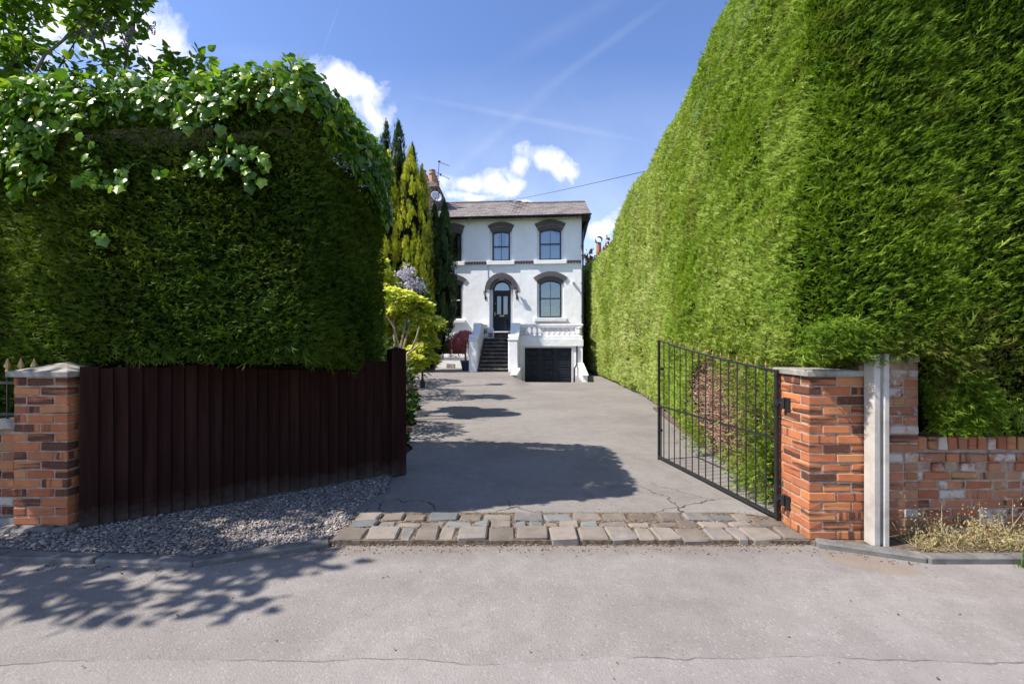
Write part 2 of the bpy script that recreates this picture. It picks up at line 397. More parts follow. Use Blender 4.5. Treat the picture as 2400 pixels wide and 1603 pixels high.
# ------------------------------------------------------------------ materials
m_road = asphalt('road_asphalt', (0.190,0.169,0.158), (0.240,0.218,0.205), (0.315,0.290,0.275), seam=True)
m_drive = asphalt('drive_asphalt', (0.165,0.145,0.132), (0.225,0.203,0.186), (0.275,0.253,0.236), crack=0.9)
m_soil = simple('soil', [(0.025,0.018,0.012),(0.06,0.045,0.03),(0.10,0.08,0.055)], 9, 0.95, 0.1, 0.8, 40, 0.02, world=True)
m_field = simple('field', [(0.03,0.05,0.015),(0.06,0.09,0.03)], 3, 0.95, 0.1, world=True)
m_joint = simple('joint_grit', [(0.05,0.035,0.025),(0.13,0.10,0.075),(0.22,0.18,0.14)], 30, 0.95, 0.1, 0.8, 120, 0.008, world=True)
m_kerb = simple('kerb_stone', [(0.085,0.08,0.078),(0.15,0.142,0.135),(0.22,0.205,0.19)], 9, 0.85, 0.2, 0.5, 80, 0.004, rnd=0.2)
m_brick = brick_mat('brick_orange', [(0.0,(0.36,0.092,0.038)),(0.3,(0.53,0.175,0.062)),(0.55,(0.44,0.125,0.048)),(0.8,(0.55,0.225,0.085)),(1.0,(0.28,0.068,0.036))], 0.55)
m_oldbrick = brick_mat('brick_reclaimed', [(0.0,(0.30,0.085,0.045)),(0.3,(0.42,0.15,0.08)),(0.55,(0.36,0.20,0.12)),(0.8,(0.24,0.07,0.04)),(1.0,(0.40,0.22,0.10))], 0.35, 1.0)
m_mortar = simple('mortar', [(0.22,0.15,0.11),(0.34,0.25,0.19),(0.44,0.34,0.27)], 18, 0.95, 0.1, 0.7, 140, 0.004, world=True)
m_cap = simple('cast_stone', [(0.15,0.135,0.115),(0.29,0.265,0.235),(0.40,0.37,0.335)], 7, 0.85, 0.2, 0.4, 90, 0.003, world=True)
m_conc = simple('concrete', [(0.30,0.275,0.245),(0.42,0.39,0.35),(0.50,0.47,0.43)], 6, 0.85, 0.2, 0.5, 120, 0.003, world=True)
m_stain = None
def fence_mat():
    t = NT('dark_stained_wood'); v = t.pos(); r = t.rnd()
    g = t.noise(t.stretch(v, (60, 60, 1.6)), 1.0, 6, 0.65, w=t.math('MULTIPLY', r, 40))
    c = t.ramp(g, [(0.3,(0.014,0.0060,0.0050)),(0.55,(0.025,0.0105,0.0085)),(0.75,(0.043,0.019,0.015))])
    c = t.mix(t.math('MULTIPLY', r, 0.4), c, (0.020,0.007,0.005))
    k = t.noise(t.stretch(v, (9, 9, 3)), 1.0, 6, 0.8, w=t.math('MULTIPLY', r, 13))
    c = t.mix(t.math('MULTIPLY', t.math('SUBTRACT', k, 0.70), 9.0, clamp=True), c, (0.22,0.17,0.14))
    sz = t.n('ShaderNodeSeparateXYZ'); t.set(sz.inputs[0], v)
    mud = t.math('MULTIPLY', t.math('SUBTRACT', t.math('ADD', 0.30, t.math('MULTIPLY', t.noise(v, 9, 6, 0.7), 0.35)), t.math('ADD', sz.outputs[2], 0.28)), 4.0, clamp=True)
    c = t.mix(t.math('MULTIPLY', mud, 0.55), c, (0.13,0.105,0.09))
    fd = t.noise(t.stretch(v, (8, 8, 0.7)), 1.0, 4, 0.6, w=t.math('MULTIPLY', r, 70))
    c = t.mix(t.math('MULTIPLY', t.math('SUBTRACT', fd, 0.5), 1.6, clamp=True), c, (0.075,0.034,0.027))
    return t.done(t.bsdf(c, 0.85, 0.08, t.bump(g, 0.35, 0.004)))
m_fence = fence_mat()
m_iron = simple('black_iron', [(0.010,0.010,0.011),(0.022,0.021,0.022)], 30, 0.45, 0.5, 0.2, 200, 0.001)
m_gold = simple('gold_paint', [(0.35,0.24,0.07),(0.55,0.42,0.16)], 30, 0.45, 0.5)
m_rust = simple('rusty_bronze', [(0.22,0.10,0.05),(0.42,0.24,0.12)], 40, 0.6, 0.4)
def render_mat():
    t = NT('white_render'); v = t.pos()
    n = t.noise(v, 1.3, 6, 0.6); st = t.noise(t.stretch(v, (7, 7, 0.45)), 1.0, 5, 0.6)
    c = t.ramp(n, [(0.3,(0.78,0.78,0.78)),(0.7,(0.86,0.86,0.855))])
    c = t.mix(t.math('MULTIPLY', t.math('MULTIPLY', t.math('SUBTRACT', st, 0.52), 3.0, clamp=True), 0.16), c, (0.46,0.44,0.41))
    return t.done(t.bsdf(c, 0.8, 0.2, t.bump(t.math('ADD', t.noise(v, 3.2, 4, 0.5), t.math('MULTIPLY', t.noise(v, 60, 4, 0.6), 0.12)), 0.55, 0.03)))
m_white = render_mat()
m_trim = simple('white_paint', [(0.70,0.70,0.71),(0.82,0.82,0.82)], 4, 0.55, 0.35, 0.25, 30, 0.004, world=True)
m_frame = simple('anthracite_frame', [(0.012,0.014,0.020),(0.020,0.022,0.030)], 12, 0.35, 0.5)
m_door = simple('navy_door', [(0.007,0.010,0.018),(0.011,0.015,0.026)], 9, 0.32, 0.28)
m_blue = simple('blue_brick', [(0.050,0.043,0.048),(0.10,0.085,0.092),(0.17,0.145,0.150)], 40, 0.7, 0.35, 0.4, 90, 0.004)
m_slate = simple('slate', [(0.105,0.090,0.082),(0.165,0.140,0.125),(0.225,0.190,0.168),(0.13,0.12,0.12)], 6, 0.72, 0.35, 0.6, 30, 0.008, rnd=0.62)
m_ridge = simple('ridge_tile', [(0.10,0.09,0.085),(0.19,0.165,0.15)], 6, 0.8, 0.3, 0.4, 40, 0.005, rnd=0.4)
m_terra = simple('terracotta', [(0.30,0.13,0.07),(0.45,0.22,0.13)], 14, 0.75, 0.3, 0.3, 60, 0.003)
m_pot = simple('buff_pot', [(0.34,0.17,0.10),(0.48,0.28,0.17),(0.56,0.38,0.24)], 9, 0.8, 0.2, 0.3, 60, 0.004, rnd=0.3)
m_stack = simple('sooty_brick', [(0.045,0.035,0.035),(0.14,0.09,0.075),(0.30,0.22,0.19),(0.46,0.40,0.36)], 6, 0.9, 0.2, 0.6, 50, 0.01)
m_step = simple('black_step', [(0.010,0.009,0.009),(0.018,0.016,0.015),(0.09,0.075,0.065)], 5, 0.5, 0.35, 0.3, 40, 0.004, world=True)
m_tread = simple('worn_tread', [(0.06,0.052,0.047),(0.17,0.145,0.125),(0.30,0.26,0.23)], 5, 0.7, 0.3, 0.3, 40, 0.004, world=True)
m_tile = simple('quarry_tile', [(0.10,0.035,0.025),(0.16,0.06,0.04)], 9, 0.5, 0.4, rnd=0.5)
m_brass = simple('brass', [(0.50,0.36,0.15),(0.62,0.46,0.22)], 20, 0.3, 0.5, metal=0.8)
m_dark = simple('dark_room', [(0.012,0.012,0.014),(0.02,0.02,0.022)], 2, 0.9, 0.1)
m_curtain = simple('pale_curtain', [(0.55,0.56,0.58),(0.70,0.70,0.70)], 5, 0.9, 0.1)
m_shutter = simple('white_shutter', [(0.72,0.73,0.74),(0.80,0.80,0.80)], 5, 0.5, 0.3)
m_grey = simple('grey_paint', [(0.16,0.165,0.175),(0.25,0.25,0.26)], 8, 0.5, 0.4)
m_alu = simple('aerial_metal', [(0.05,0.05,0.055),(0.10,0.10,0.105)], 8, 0.45, 0.5, metal=0.5)
m_bark = simple('bark', [(0.07,0.055,0.04),(0.16,0.125,0.095),(0.26,0.21,0.165)], 9, 0.9, 0.15, 0.7, 40, 0.01)
m_paletwig = simple('pale_twig', [(0.20,0.15,0.11),(0.36,0.29,0.22),(0.46,0.38,0.30)], 9, 0.85, 0.15, 0.5, 40, 0.006)
def glass_mat():
    t = NT('window_glass')
    g = t.n('ShaderNodeBsdfGlossy', {'Roughness': 0.015}); t.set(g.inputs['Color'], (0.80,0.86,0.95,1))
    tr = t.n('ShaderNodeBsdfTransparent'); t.set(tr.inputs[0], (0.80,0.86,0.88,1))
    lw = t.n('ShaderNodeFresnel', {'IOR': 1.5})
    f = t.math('ADD', t.math('MULTIPLY', lw.outputs[0], 1.4), 0.20, clamp=True)
    v = t.pos(); nb = t.bump(t.noise(v, 1.6, 2), 0.10, 0.03); t.set(g.inputs['Normal'], nb)
    ms = t.n('ShaderNodeMixShader', {0: f}); t.set(ms.inputs[1], tr.outputs[0]); t.set(ms.inputs[2], g.outputs[0])
    return t.done(ms.outputs[0])
m_glass = glass_mat()
m_frost = simple('frosted_glass', [(0.42,0.50,0.52),(0.55,0.62,0.63)], 14, 0.25, 0.6, 0.3, 120, 0.003)
def tint_mat(name, stops, rough=0.85, spec=0.2, bs=0.0):
    t = NT(name); f = t.n('ShaderNodeAttribute', attribute_name='tint').outputs['Fac']; k = len(stops)
    c = t.ramp(f, [(i/max(1, k-1), q) for i, q in enumerate(stops)])
    n = t.bump(t.noise(t.pos(), 120, 4), bs, 0.003) if bs else None
    return t.done(t.bsdf(c, rough, spec, n))
m_gravel = tint_mat('gravel_stone', [(0.085,0.072,0.068),(0.18,0.158,0.148),(0.29,0.255,0.235),(0.44,0.39,0.34)], 0.8, 0.25, 0.3)
m_litter = tint_mat('dry_litter', [(0.07,0.04,0.025),(0.18,0.11,0.06),(0.32,0.24,0.15)], 0.9, 0.1)

# ------------------------------------------------------------------ house frame (local x along the facade, y into the house)
HA = math.radians(5.2); HR = Vector((3.39, 22.2, 0.0))
HM = Matrix.Translation(HR) @ Matrix.Rotation(-HA, 4, 'Z')
HU = Vector((math.cos(HA), -math.sin(HA))); HV = Vector((math.sin(HA), math.cos(HA)))
def fac(px, py, v=0.0):
    d = ((px-CX)/FPX, 1.0, (CY-py)/FPX)
    r0 = (CAM[0]-HR.x)*HV.x + (CAM[1]-HR.y)*HV.y
    t = (v - r0)/(d[0]*HV.x + d[1]*HV.y)
    X, Y, Z = d[0]*t, d[1]*t, CAM[2]+d[2]*t
    return ((X-HR.x)*HU.x + (Y-HR.y)*HU.y, Z)
def fu(px, v=0.0): return fac(px, 700, v)[0]
def fz(py, px=1200, v=0.0): return fac(px, py, v)[1]
GV = -1.70                                           # garage front
GD0, GD1 = fu(1229.6, GV), fu(1340, GV)              # garage door
RAMP = 3.3
def hgt(X, Y):
    X = np.asarray(X, float); Y = np.asarray(Y, float)
    h = 0.27*sm(Y, 13.0, 19.6)*(1-sm(X, 0.0, 0.7))
    u = (X-HR.x)*HU.x + (Y-HR.y)*HU.y; v = (X-HR.x)*HV.x + (Y-HR.y)*HV.y
    inr = (u > GD0-0.16) & (u < GD1+0.16) & (v > GV-RAMP)
    d = np.clip((v-(GV-RAMP))/(RAMP-0.2), 0, 1)
    return np.where(inr, -0.46*(d*d*(3-2*d)), h)

# ------------------------------------------------------------------ ground, road, driveway
def sheet(name, xs, ys, zf, mat, kind='structure'):
    X, Y = np.meshgrid(xs, ys); Z = zf(X, Y); n, m = X.shape
    V = np.stack([X, Y, Z], -1).reshape(-1, 3); i = (np.arange(n-1)[:, None]*m + np.arange(m-1)[None]).ravel()
    F = np.stack([i, i+1, i+m+1, i+m], -1)
    me = arr_mesh(name, V, F, smooth=True); me.materials.append(mat)
    return link(name, me, None, None, None, kind)
g = MB()
g.bx(-900, 900, -900, -7, -0.3, -0.05); g.bx(-900, 900, 40, 1500, -0.3, -0.05); g.bx(-900, -16, -7, 40, -0.3, -0.05); g.bx(16, 900, -7, 40, -0.3, -0.05)
g.build('ground', m_field, None, None, 'structure')
sheet('garden_soil', np.linspace(-16, 16, 90), np.linspace(3.38, 40, 110), lambda X, Y: -0.035 + hgt(X, Y)*(X < 0) + 0.05*sm(-X, 3.0, 4.2)*sm(Y, 7, 8) - 0.5*((X > -0.2) & (X < 3.6) & (Y > 16.5)), m_soil)
def road_z(X, Y):
    return -0.030 + 0.004*wob(np.stack([X, Y, 0*X], -1), 1.3)
sheet('road', np.concatenate([[-120,-40,-16], np.linspace(-8, 8, 70), [16,40,120]]), np.linspace(-6.5, 3.56, 40), road_z, m_road)
def drive_left(Y): return np.interp(Y, [3.9, 5.3, 8, 12, 16, 19, 23], [-1.37, -1.30, -1.75, -2.55, -3.3, -5.2, -6.0])
ys = np.concatenate([np.arange(4.04, 16, 0.16), np.arange(16, 23.2, 0.08)]); sg = np.linspace(0, 1, 110)
Yd = np.repeat(ys[:, None], len(sg), 1); xl = drive_left(ys)[:, None] + 0.05*np.sin(ys*3.1)[:, None] + 0.03*np.sin(ys*9.7)[:, None]
Xd = xl + (4.9-xl)*sg[None]; n, m = Xd.shape
Zd = hgt(Xd, Yd) + 0.006*wob(np.stack([Xd, Yd, 0*Xd], -1), 1.0)
i = (np.arange(n-1)[:, None]*m + np.arange(m-1)[None]).ravel()
me = arr_mesh('driveway', np.stack([Xd, Yd, Zd], -1).reshape(-1, 3), np.stack([i, i+1, i+m+1, i+m], -1), smooth=True)
link('driveway', me, m_drive, None, None, 'structure')

# kerbs
def kerb(name, pts, piece, h0=-0.10, h1=0.055, w=0.10, skip=()):
    t = bpy.data.objects.new(name, None); COL.objects.link(t); t['kind'] = 'structure'
    t.location = (pts[0][0], pts[0][1], 0); MW[t] = Matrix.Translation(t.location)
    for a, b in zip(pts[:-1], pts[1:]):
        a = Vector(a); b = Vector(b); L = (b-a).length; d = (b-a)/L; k = max(1, round(L/piece)); ang = math.atan2(d.y, d.x)
        for q in range(k):
            c = a + d*(L*(q+0.5)/k); mb = MB()
            mb.bev((0, 0, 0), (L/k-0.012, w, h1-h0), 0.012, 0.004)
            mb.build('kerb_stone', m_kerb, t, Matrix.Translation((c.x - d.y*w/2, c.y + d.x*w/2, (h0+h1)/2+random.uniform(-.006, .004))) @ Matrix.Rotation(ang+random.uniform(-.008, .008), 4, 'Z') @ Matrix.Rotation(random.uniform(-.02,.02), 4, 'X'))
    return t
kerb('kerb', [(-6.6,3.50), (-3.71,3.27), (-2.24,3.185), (-1.40,3.50)], 0.95, h1=0.012)
kerb('kerb', [(2.33,3.49), (2.965,3.235), (7.0,3.235)], 0.95, h1=0.018, w=0.09)

# setts across the gateway
m_sett = simple('sett_stone', [(0.11,0.090,0.074),(0.165,0.138,0.115),(0.23,0.195,0.165),(0.14,0.13,0.125)], 8, 0.8, 0.3, 0.55, 60, 0.006, rnd=0.6)
m_bluesett = simple('blue_sett_stone', [(0.10,0.107,0.108),(0.145,0.150,0.149),(0.19,0.190,0.183)], 8, 0.75, 0.35, 0.5, 60, 0.006, rnd=0.5)
ap = bpy.data.objects.new('sett_paving', None); COL.objects.link(ap); ap['kind'] = 'structure'; ap.location = (0.4, 3.8, 0); MW[ap] = Matrix.Translation(ap.location)
bed = MB(); bed.prism([(-1.42,3.535),(2.32,3.535),(2.32,4.0),(2.02,4.12),(-1.40,4.12)], lambda x, y: (x, y, -0.09), lambda x, y: (x, y, 0.010)); bed.build('joint_bed', m_joint, ap)
rr = random.Random(5)
def sett_row(x0, x1, yc, dy, wl, wh, h, blue, sk=lambda x: 0.0, dyv=0.02, squeeze=None):
    x = x0
    while x < x1-0.06:
        w = rr.uniform(wl, wh)
        if rr.random() < 0.16: w *= 0.62
        w = min(w, x1-x)
        d = dy + rr.uniform(-dyv, dyv)
        mb = MB(); mb.bev((0, 0, 0), (w-0.018, d-0.014, 0.12), 0.013, 0.010, r=rr)
        me = mb.mesh('sett')
        c = Vector((x+w/2, yc+sk(x+w/2)+rr.uniform(-.01, .01), h-0.06+rr.uniform(-.011, .006)))
        link('sett', me, m_bluesett if rr.random() < blue else m_sett, ap, Matrix.Translation(c) @ Matrix.Rotation(rr.uniform(-.07, .07)+0.02*x, 4, 'Z') @ Matrix.Rotation(rr.uniform(-.03, .03)+.03, 4, 'X') @ Matrix.Rotation(rr.uniform(-.03, .03), 4, 'Y'))
        x += w
sett_row(-1.40, 2.30, 3.645, 0.225, 0.19, 0.27, 0.034, 0.0)
sett_row(-1.36, 2.28, 3.825, 0.115, 0.16, 0.25, 0.031, 0.32)
sett_row(-1.36, 2.08, 3.985, 0.155, 0.19, 0.28, 0.033, 0.18)

# scattered litter between the setts and along the kerbs
def chips(name, P, size, mat, flat=0.3):
    n = len(P); tv = np.array([[-.5,-.3,0],[.5,-.35,.05],[.4,.35,-.05],[-.45,.3,.06],[0,0,.22]]); tf = np.array([[0,1,4],[1,2,4],[2,3,4],[3,0,4]])
    F = rng.normal(size=(n, 3)); F[:, 2] *= flat; U = np.tile([0., 0, 1], (n, 1)) + rng.normal(size=(n, 3))*0.3
    V, Fc, T = scatter(tv, tf, P, F, U, size, rng.uniform(0, 1, n)); me = arr_mesh(name, V, Fc, T); me.materials.append(mat); return me
n = 2600; yb = rng.choice([3.535, 3.755, 3.895, 4.06], n, p=[.45, .25, .2, .1]); P = np.stack([rng.uniform(-1.4, 2.25, n), yb + rng.normal(0, .018, n), np.where(yb < 3.6, -0.022, 0.016)+rng.uniform(0, .006, n)], -1)
P2 = np.stack([rng.uniform(-3.8, 2.9, 450), 0*rng.uniform(0, 1, 450), np.full(450, -.022)], -1); P2[:, 1] = np.interp(P2[:, 0], [-3.8,-3.71,-2.24,-1.4,2.33,2.9], [3.27,3.26,3.17,3.47,3.47,3.24]) - np.abs(rng.normal(0, .05, 450))
P3 = np.stack([rng.uniform(-3.5, 3.5, 70), rng.uniform(2.1, 3.45, 70), np.full(70, -.021)], -1)
P4 = np.stack([rng.uniform(-1.3, 2.6, 420), 4.1+rng.exponential(.9, 420), np.full(420, .006)], -1)
link('leaf_litter', chips('leaf_litter', np.concatenate([P, P2, P3, P4]), rng.uniform(.005, .017, 2600+450+70+420), m_litter), None, None, None, 'stuff')

# gravel
ico = np.array([[0,0,1],[.894,0,.447],[.276,.851,.447],[-.724,.526,.447],[-.724,-.526,.447],[.276,-.851,.447],[.724,.526,-.447],[-.276,.851,-.447],[-.894,0,-.447],[-.276,-.851,-.447],[.724,-.526,-.447],[0,0,-1]])
icf = np.array([[0,1,2],[0,2,3],[0,3,4],[0,4,5],[0,5,1],[1,6,2],[2,7,3],[3,8,4],[4,9,5],[5,10,1],[2,6,7],[3,7,8],[4,8,9],[5,9,10],[1,10,6],[6,11,7],[7,11,8],[8,11,9],[9,11,10],[10,11,6]])
def gravel_ok(P):
    x, y = P[:, 0], P[:, 1]
    front = np.interp(x, [-6.6,-3.71,-2.24,-1.40,-1.2], [3.63,3.40,3.31,3.60,3.60])
    back = np.interp(x, [-6.6,-4.1,-4.09,-3.55,-3.5,-1.42], [3.80,3.72,3.66,3.66,3.76,5.25])
    right = -1.40 + 0.05*np.sin(y*7) + 0.10*(y-4.5)*(y > 4.5)
    return (y > front) & (y < back) & (x < right)
P = np.stack([rng.uniform(-5.2, -1.2, 95000), rng.uniform(3.3, 5.3, 95000), np.zeros(95000)], -1); P = P[gravel_ok(P)]
bare = np.exp(-(((P[:, 0]+1.95)/.55)**2+((P[:, 1]-3.62)/.20)**2)); P = P[rng.uniform(0, 1, len(P)) > bare*0.85][:23000]
P[:, 2] = 0.004 + 0.02*rng.uniform(0, 1, len(P))**2 + 0.012*wob(P, 3)
n = len(P); F = rng.normal(size=(n, 3)); F[:, 2] *= .25; U = np.tile([0., 0, 1], (n, 1)) + rng.normal(size=(n, 3))*.35
V, Fc, T = scatter(ico*np.array([.62,1.0,.42]), icf, P, F, U, rng.gamma(5, .0019, n)+.003, np.clip(rng.normal(.5, .25, n), 0, 1))
V += rng.normal(0, .0012, V.shape)
me = arr_mesh('gravel', V, Fc, T); link('gravel', me, m_gravel, None, None, 'stuff')
gb = MB(); gb.prism([(-6.6,3.6),(-3.71,3.38),(-2.24,3.30),(-1.40,3.60),(-1.36,4.1),(-1.15,5.4),(-1.6,5.5),(-3.5,4.0),(-6.6,4.1)], lambda x, y: (x, y, -.1), lambda x, y: (x, y, 0.0))
m_grit = simple('grit', [(0.10,0.09,0.09),(0.19,0.175,0.175),(0.30,0.28,0.275)], 60, 0.9, 0.2, 0.8, 150, 0.01, world=True)
gb.build('gravel_bed', m_grit, None, None, 'structure')
# a low edging that holds the planting bed on the left of the drive
# ------------------------------------------------------------------ the house
house = thing('house', 'white rendered two storey house with slate roof and black brick arches over its windows', 'house', HR, None, -HA)
def hb(mb, name, mat, parent=house, kind=None, smooth=False): return mb.build(name, mat, parent, HM, kind, smooth)

class Hole:
    def __init__(s, xl, xr, zb, zs, rise):
        s.xl, s.xr, s.zb, s.zs = xl, xr, zb, zs; s.xc = (xl+xr)/2; h = (xr-xl)/2
        s.rise = rise
        if rise > 0: s.R = (h*h+rise*rise)/(2*rise); s.zc = zs+rise-s.R
        else: s.R = 0; s.zc = zs
    def top(s, x):
        if s.rise <= 0: return s.zs
        return s.zc + math.sqrt(max(s.R**2-(x-s.xc)**2, 0))
    def inset(s, w, wb=None):
        wb = w if wb is None else wb
        xl, xr = s.xl+w, s.xr-w
        if s.rise <= 0: return Hole(xl, xr, s.zb+wb, s.zs-w, 0)
        h = (xr-xl)/2; R = s.R-w; zs = s.zc+math.sqrt(max(R*R-h*h, 0)); return Hole(xl, xr, s.zb+wb, zs, s.zc+R-zs)
    def outline(s, n=14):
        p = [(s.xl, s.zb), (s.xr, s.zb)]
        for i in range(n+1):
            x = s.xr+(s.xl-s.xr)*(0.5-0.5*math.cos(PI*i/n)); p.append((x, s.top(x)))
        return p
def wall_holes(mb, x0, x1, z0, z1, holes, y, depth, n=14):
    bp = {x0, x1}
    for h in holes:
        bp |= {h.xl, h.xr} | ({h.xr+(h.xl-h.xr)*(0.5-0.5*math.cos(PI*i/n)) for i in range(n+1)} if h.rise > 0 else set())
    bp = sorted(b for b in bp if x0-1e-6 <= b <= x1+1e-6); q = [bp[0]]
    for b in bp[1:]:
        if b-q[-1] > 1e-5: q.append(b)
    for a, b in zip(q[:-1], q[1:]):
        m = (a+b)/2; za, zb_ = z0, z0
        for h in sorted([h for h in holes if h.xl < m < h.xr], key=lambda h: h.zb):
            mb.add([(a, y, za), (b, y, zb_), (b, y, h.zb), (a, y, h.zb)], [(0,1,2,3)]); za, zb_ = h.top(max(a, h.xl)), h.top(min(b, h.xr))
        mb.add([(a, y, za), (b, y, zb_), (b, y, z1), (a, y, z1)], [(0,1,2,3)])
    for h in holes:
        o = h.outline(n); k = len(o)
        for i in range(k):
            p, r = o[i], o[(i+1) % k]; mb.add([(p[0], y, p[1]), (p[0], y+depth, p[1]), (r[0], y+depth, r[1]), (r[0], y, r[1])], [(0,1,2,3)])
def ring(mb, A, B, y0, y1, n=14):
    a, b = A.outline(n), B.outline(n); k = len(a)
    for i in range(k):
        j = (i+1) % k
        mb.add([(a[i][0], y0, a[i][1]), (a[j][0], y0, a[j][1]), (b[j][0], y0, b[j][1]), (b[i][0], y0, b[i][1])], [(0,1,2,3)])
        mb.add([(b[i][0], y0, b[i][1]), (b[j][0], y0, b[j][1]), (b[j][0], y1, b[j][1]), (b[i][0], y1, b[i][1])], [(0,1,2,3)])
        mb.add([(a[i][0], y0, a[i][1]), (a[i][0], y1, a[i][1]), (a[j][0], y1, a[j][1]), (a[j][0], y0, a[j][1])], [(0,1,2,3)])
def flat(mb, H, y, n=14):
    o = H.outline(n); mb.add([(x, y, z) for x, z in o], [tuple(range(len(o)))])

def px_hole(x0, x1, yb, ys, yc):
    xm = (x0+x1)/2; u0, u1 = fu(x0), fu(x1); zb, zs, zc = fz(yb, xm), fz(ys, xm), fz(yc, xm)
    return Hole(u0, u1, zb, zs, zc-zs)
WIN = {'UR': px_hole(1263.9,1315.4,610.9,541.5,535.2), 'UM': px_hole(1153.3,1195,613.3,545.3,540.4), 'UL': px_hole(1031,1080.6,615,548,543),
       'LR': px_hole(1264,1316,745.8,665,656), 'LL': px_hole(1029,1081,747,669.5,661)}
DOOR = px_hole(1154,1196,778.4,678.5,657.3)
T1, T2 = 0.19, 0.215
def opening(h, jl=0.115, jr=0.115):
    o = Hole(h.xl-jl, h.xr+jr, h.zb, h.zs, h.rise)
    R = h.R+T1; half = (o.xr-o.xl)/2; half2 = min(half, R*0.999)
    zs = h.zc+math.sqrt(max(R*R-half2*half2, 0)); return Hole(o.xl, o.xr, h.zb, zs, h.zc+R-zs)
OPEN = {k: opening(h) for k, h in WIN.items()}
d_h = DOOR; OD = Hole(d_h.xc-(d_h.R+0.15), d_h.xc+(d_h.R+0.15), d_h.zb-0.30, d_h.zs, d_h.R+0.15-0.001)
BW0 = (fu(1032.5), fu(1095)); BWZ = (fz(831.5, 1060), fz(797, 1060)); HB = Hole(BW0[0], BW0[1], BWZ[0], BWZ[1], 0)
U0 = -9.2; ZE = 7.66
RD = 0.11                                                   # depth of the reveals
wall = MB(); wall_holes(wall, U0, 0, -0.4, ZE, list(OPEN.values())+[OD, HB], 0, RD)
wall.add([(0,0,-.4),(0,7.5,-.4),(0,7.5,ZE),(0,3.7,ZE+1.75),(0,0,ZE)], [(0,1,2,3,4)]); wall.add([(U0,0,-.4),(U0,7.5,-.4),(U0,7.5,ZE),(U0,0,ZE)], [(0,3,2,1)])
wall.add([(U0,7.5,-.4),(0,7.5,-.4),(0,7.5,ZE),(U0,7.5,ZE)], [(0,1,2,3)])
w_o = hb(wall, 'wall', m_white)
# plates behind the reveals, pierced by the window frames
pl = MB()
for k, h in WIN.items():
    o = OPEN[k]; wall_holes(pl, o.xl-.08, o.xr+.08, o.zb-.05, o.zc+o.R+.08, [h], RD, 0.06)
wall_holes(pl, OD.xl-.08, OD.xr+.08, OD.zb-.05, OD.zc+OD.R+.08, [DOOR], RD+.16, 0.06)
jd = MB(); jd.bx(OD.xl-.03, OD.xl, RD, RD+.16, OD.zb, OD.zs); 
for s_ in (0, 1):
    o_ = OD.outline(24)
ring(pl, OD, OD.inset(-0.001), RD, RD+.16)
hb(pl, 'window_surround', m_trim)
room = MB(); room.bx(U0+.1, -.1, 1.5, 1.6, -.3, ZE-.1); room.bx(U0+.1, -.1, .3, 1.5, 4.2, 4.3)
for k in ('UM', 'LR'): pass
hb(room, 'room_back', m_dark)

def voussoirs(h, Ra, Rb, y0, y1, ang, bw=0.075):
    mb = MB(); cnt = max(6, int(round(2*ang*(Ra+Rb)/2/bw))); cnt += (cnt+1) % 2
    for i in range(cnt):
        a0 = -ang+2*ang*i/cnt+0.0035/Ra*1.2; a1 = -ang+2*ang*(i+1)/cnt-0.0035/Ra*1.2; ra, rb = Ra+.002, Rb-.002+random.uniform(-.004, .004); yo = y0+random.uniform(-.006, .006)
        pts = [(r*math.sin(a), r*math.cos(a)) for a, r in ((a0, ra), (a1, ra), (a1, rb), (a0, rb))]
        mb.prism(pts, lambda p, q: (h.xc+p, yo, h.zc+q), lambda p, q: (h.xc+p, y1, h.zc+q))
    return mb
def arch_mortar(h, Ra, Rb, y0, y1, ang):
    mb = MB(); k = 24; pts = [(Rb*math.sin(-ang+2*ang*i/k), Rb*math.cos(-ang+2*ang*i/k)) for i in range(k+1)] + [(Ra*math.sin(ang-2*ang*i/k), Ra*math.cos(ang-2*ang*i/k)) for i in range(k+1)]
    for i in range(k):
        a, b, c, d = pts[i], pts[i+1], pts[2*k-i], pts[2*k+1-i]
        mb.prism([a, b, c, d], lambda p, q: (h.xc+p, y0, h.zc+q), lambda p, q: (h.xc+p, y1, h.zc+q))
    return mb
m_amort = simple('pale_mortar', [(0.30,0.27,0.26),(0.46,0.43,0.41)], 9, 0.9, 0.1)
for k, h in list(WIN.items())+[('D', DOOR)]:
    t1 = T1 if k != 'D' else 0.15
    ang = math.asin(min(0.999999, (h.xr-h.xl)/2/h.R)); ang = min(ang, PI/2-.0001)
    ex = 0.035 if k != 'D' else 0
    hb(arch_mortar(h, h.R+.004, h.R+t1-.004, .045 if k != 'D' else .06, RD+.02, ang+ex/h.R*0.6), 'arch_mortar', m_amort)
    hb(voussoirs(h, h.R+.002, h.R+t1-.004, .030 if k != 'D' else .045, RD+.01, ang+ex/h.R*0.6), 'inner_arch', m_blue, kind='stuff')
    hb(arch_mortar(h, h.R+t1+.002, h.R+t1+T2, -.040, .02, ang+ex/h.R), 'arch_mortar', m_amort)
    hb(voussoirs(h, h.R+t1, h.R+t1+T2+.006, -.055, .015, ang+ex/h.R), 'brick_arch', m_blue, kind='stuff')
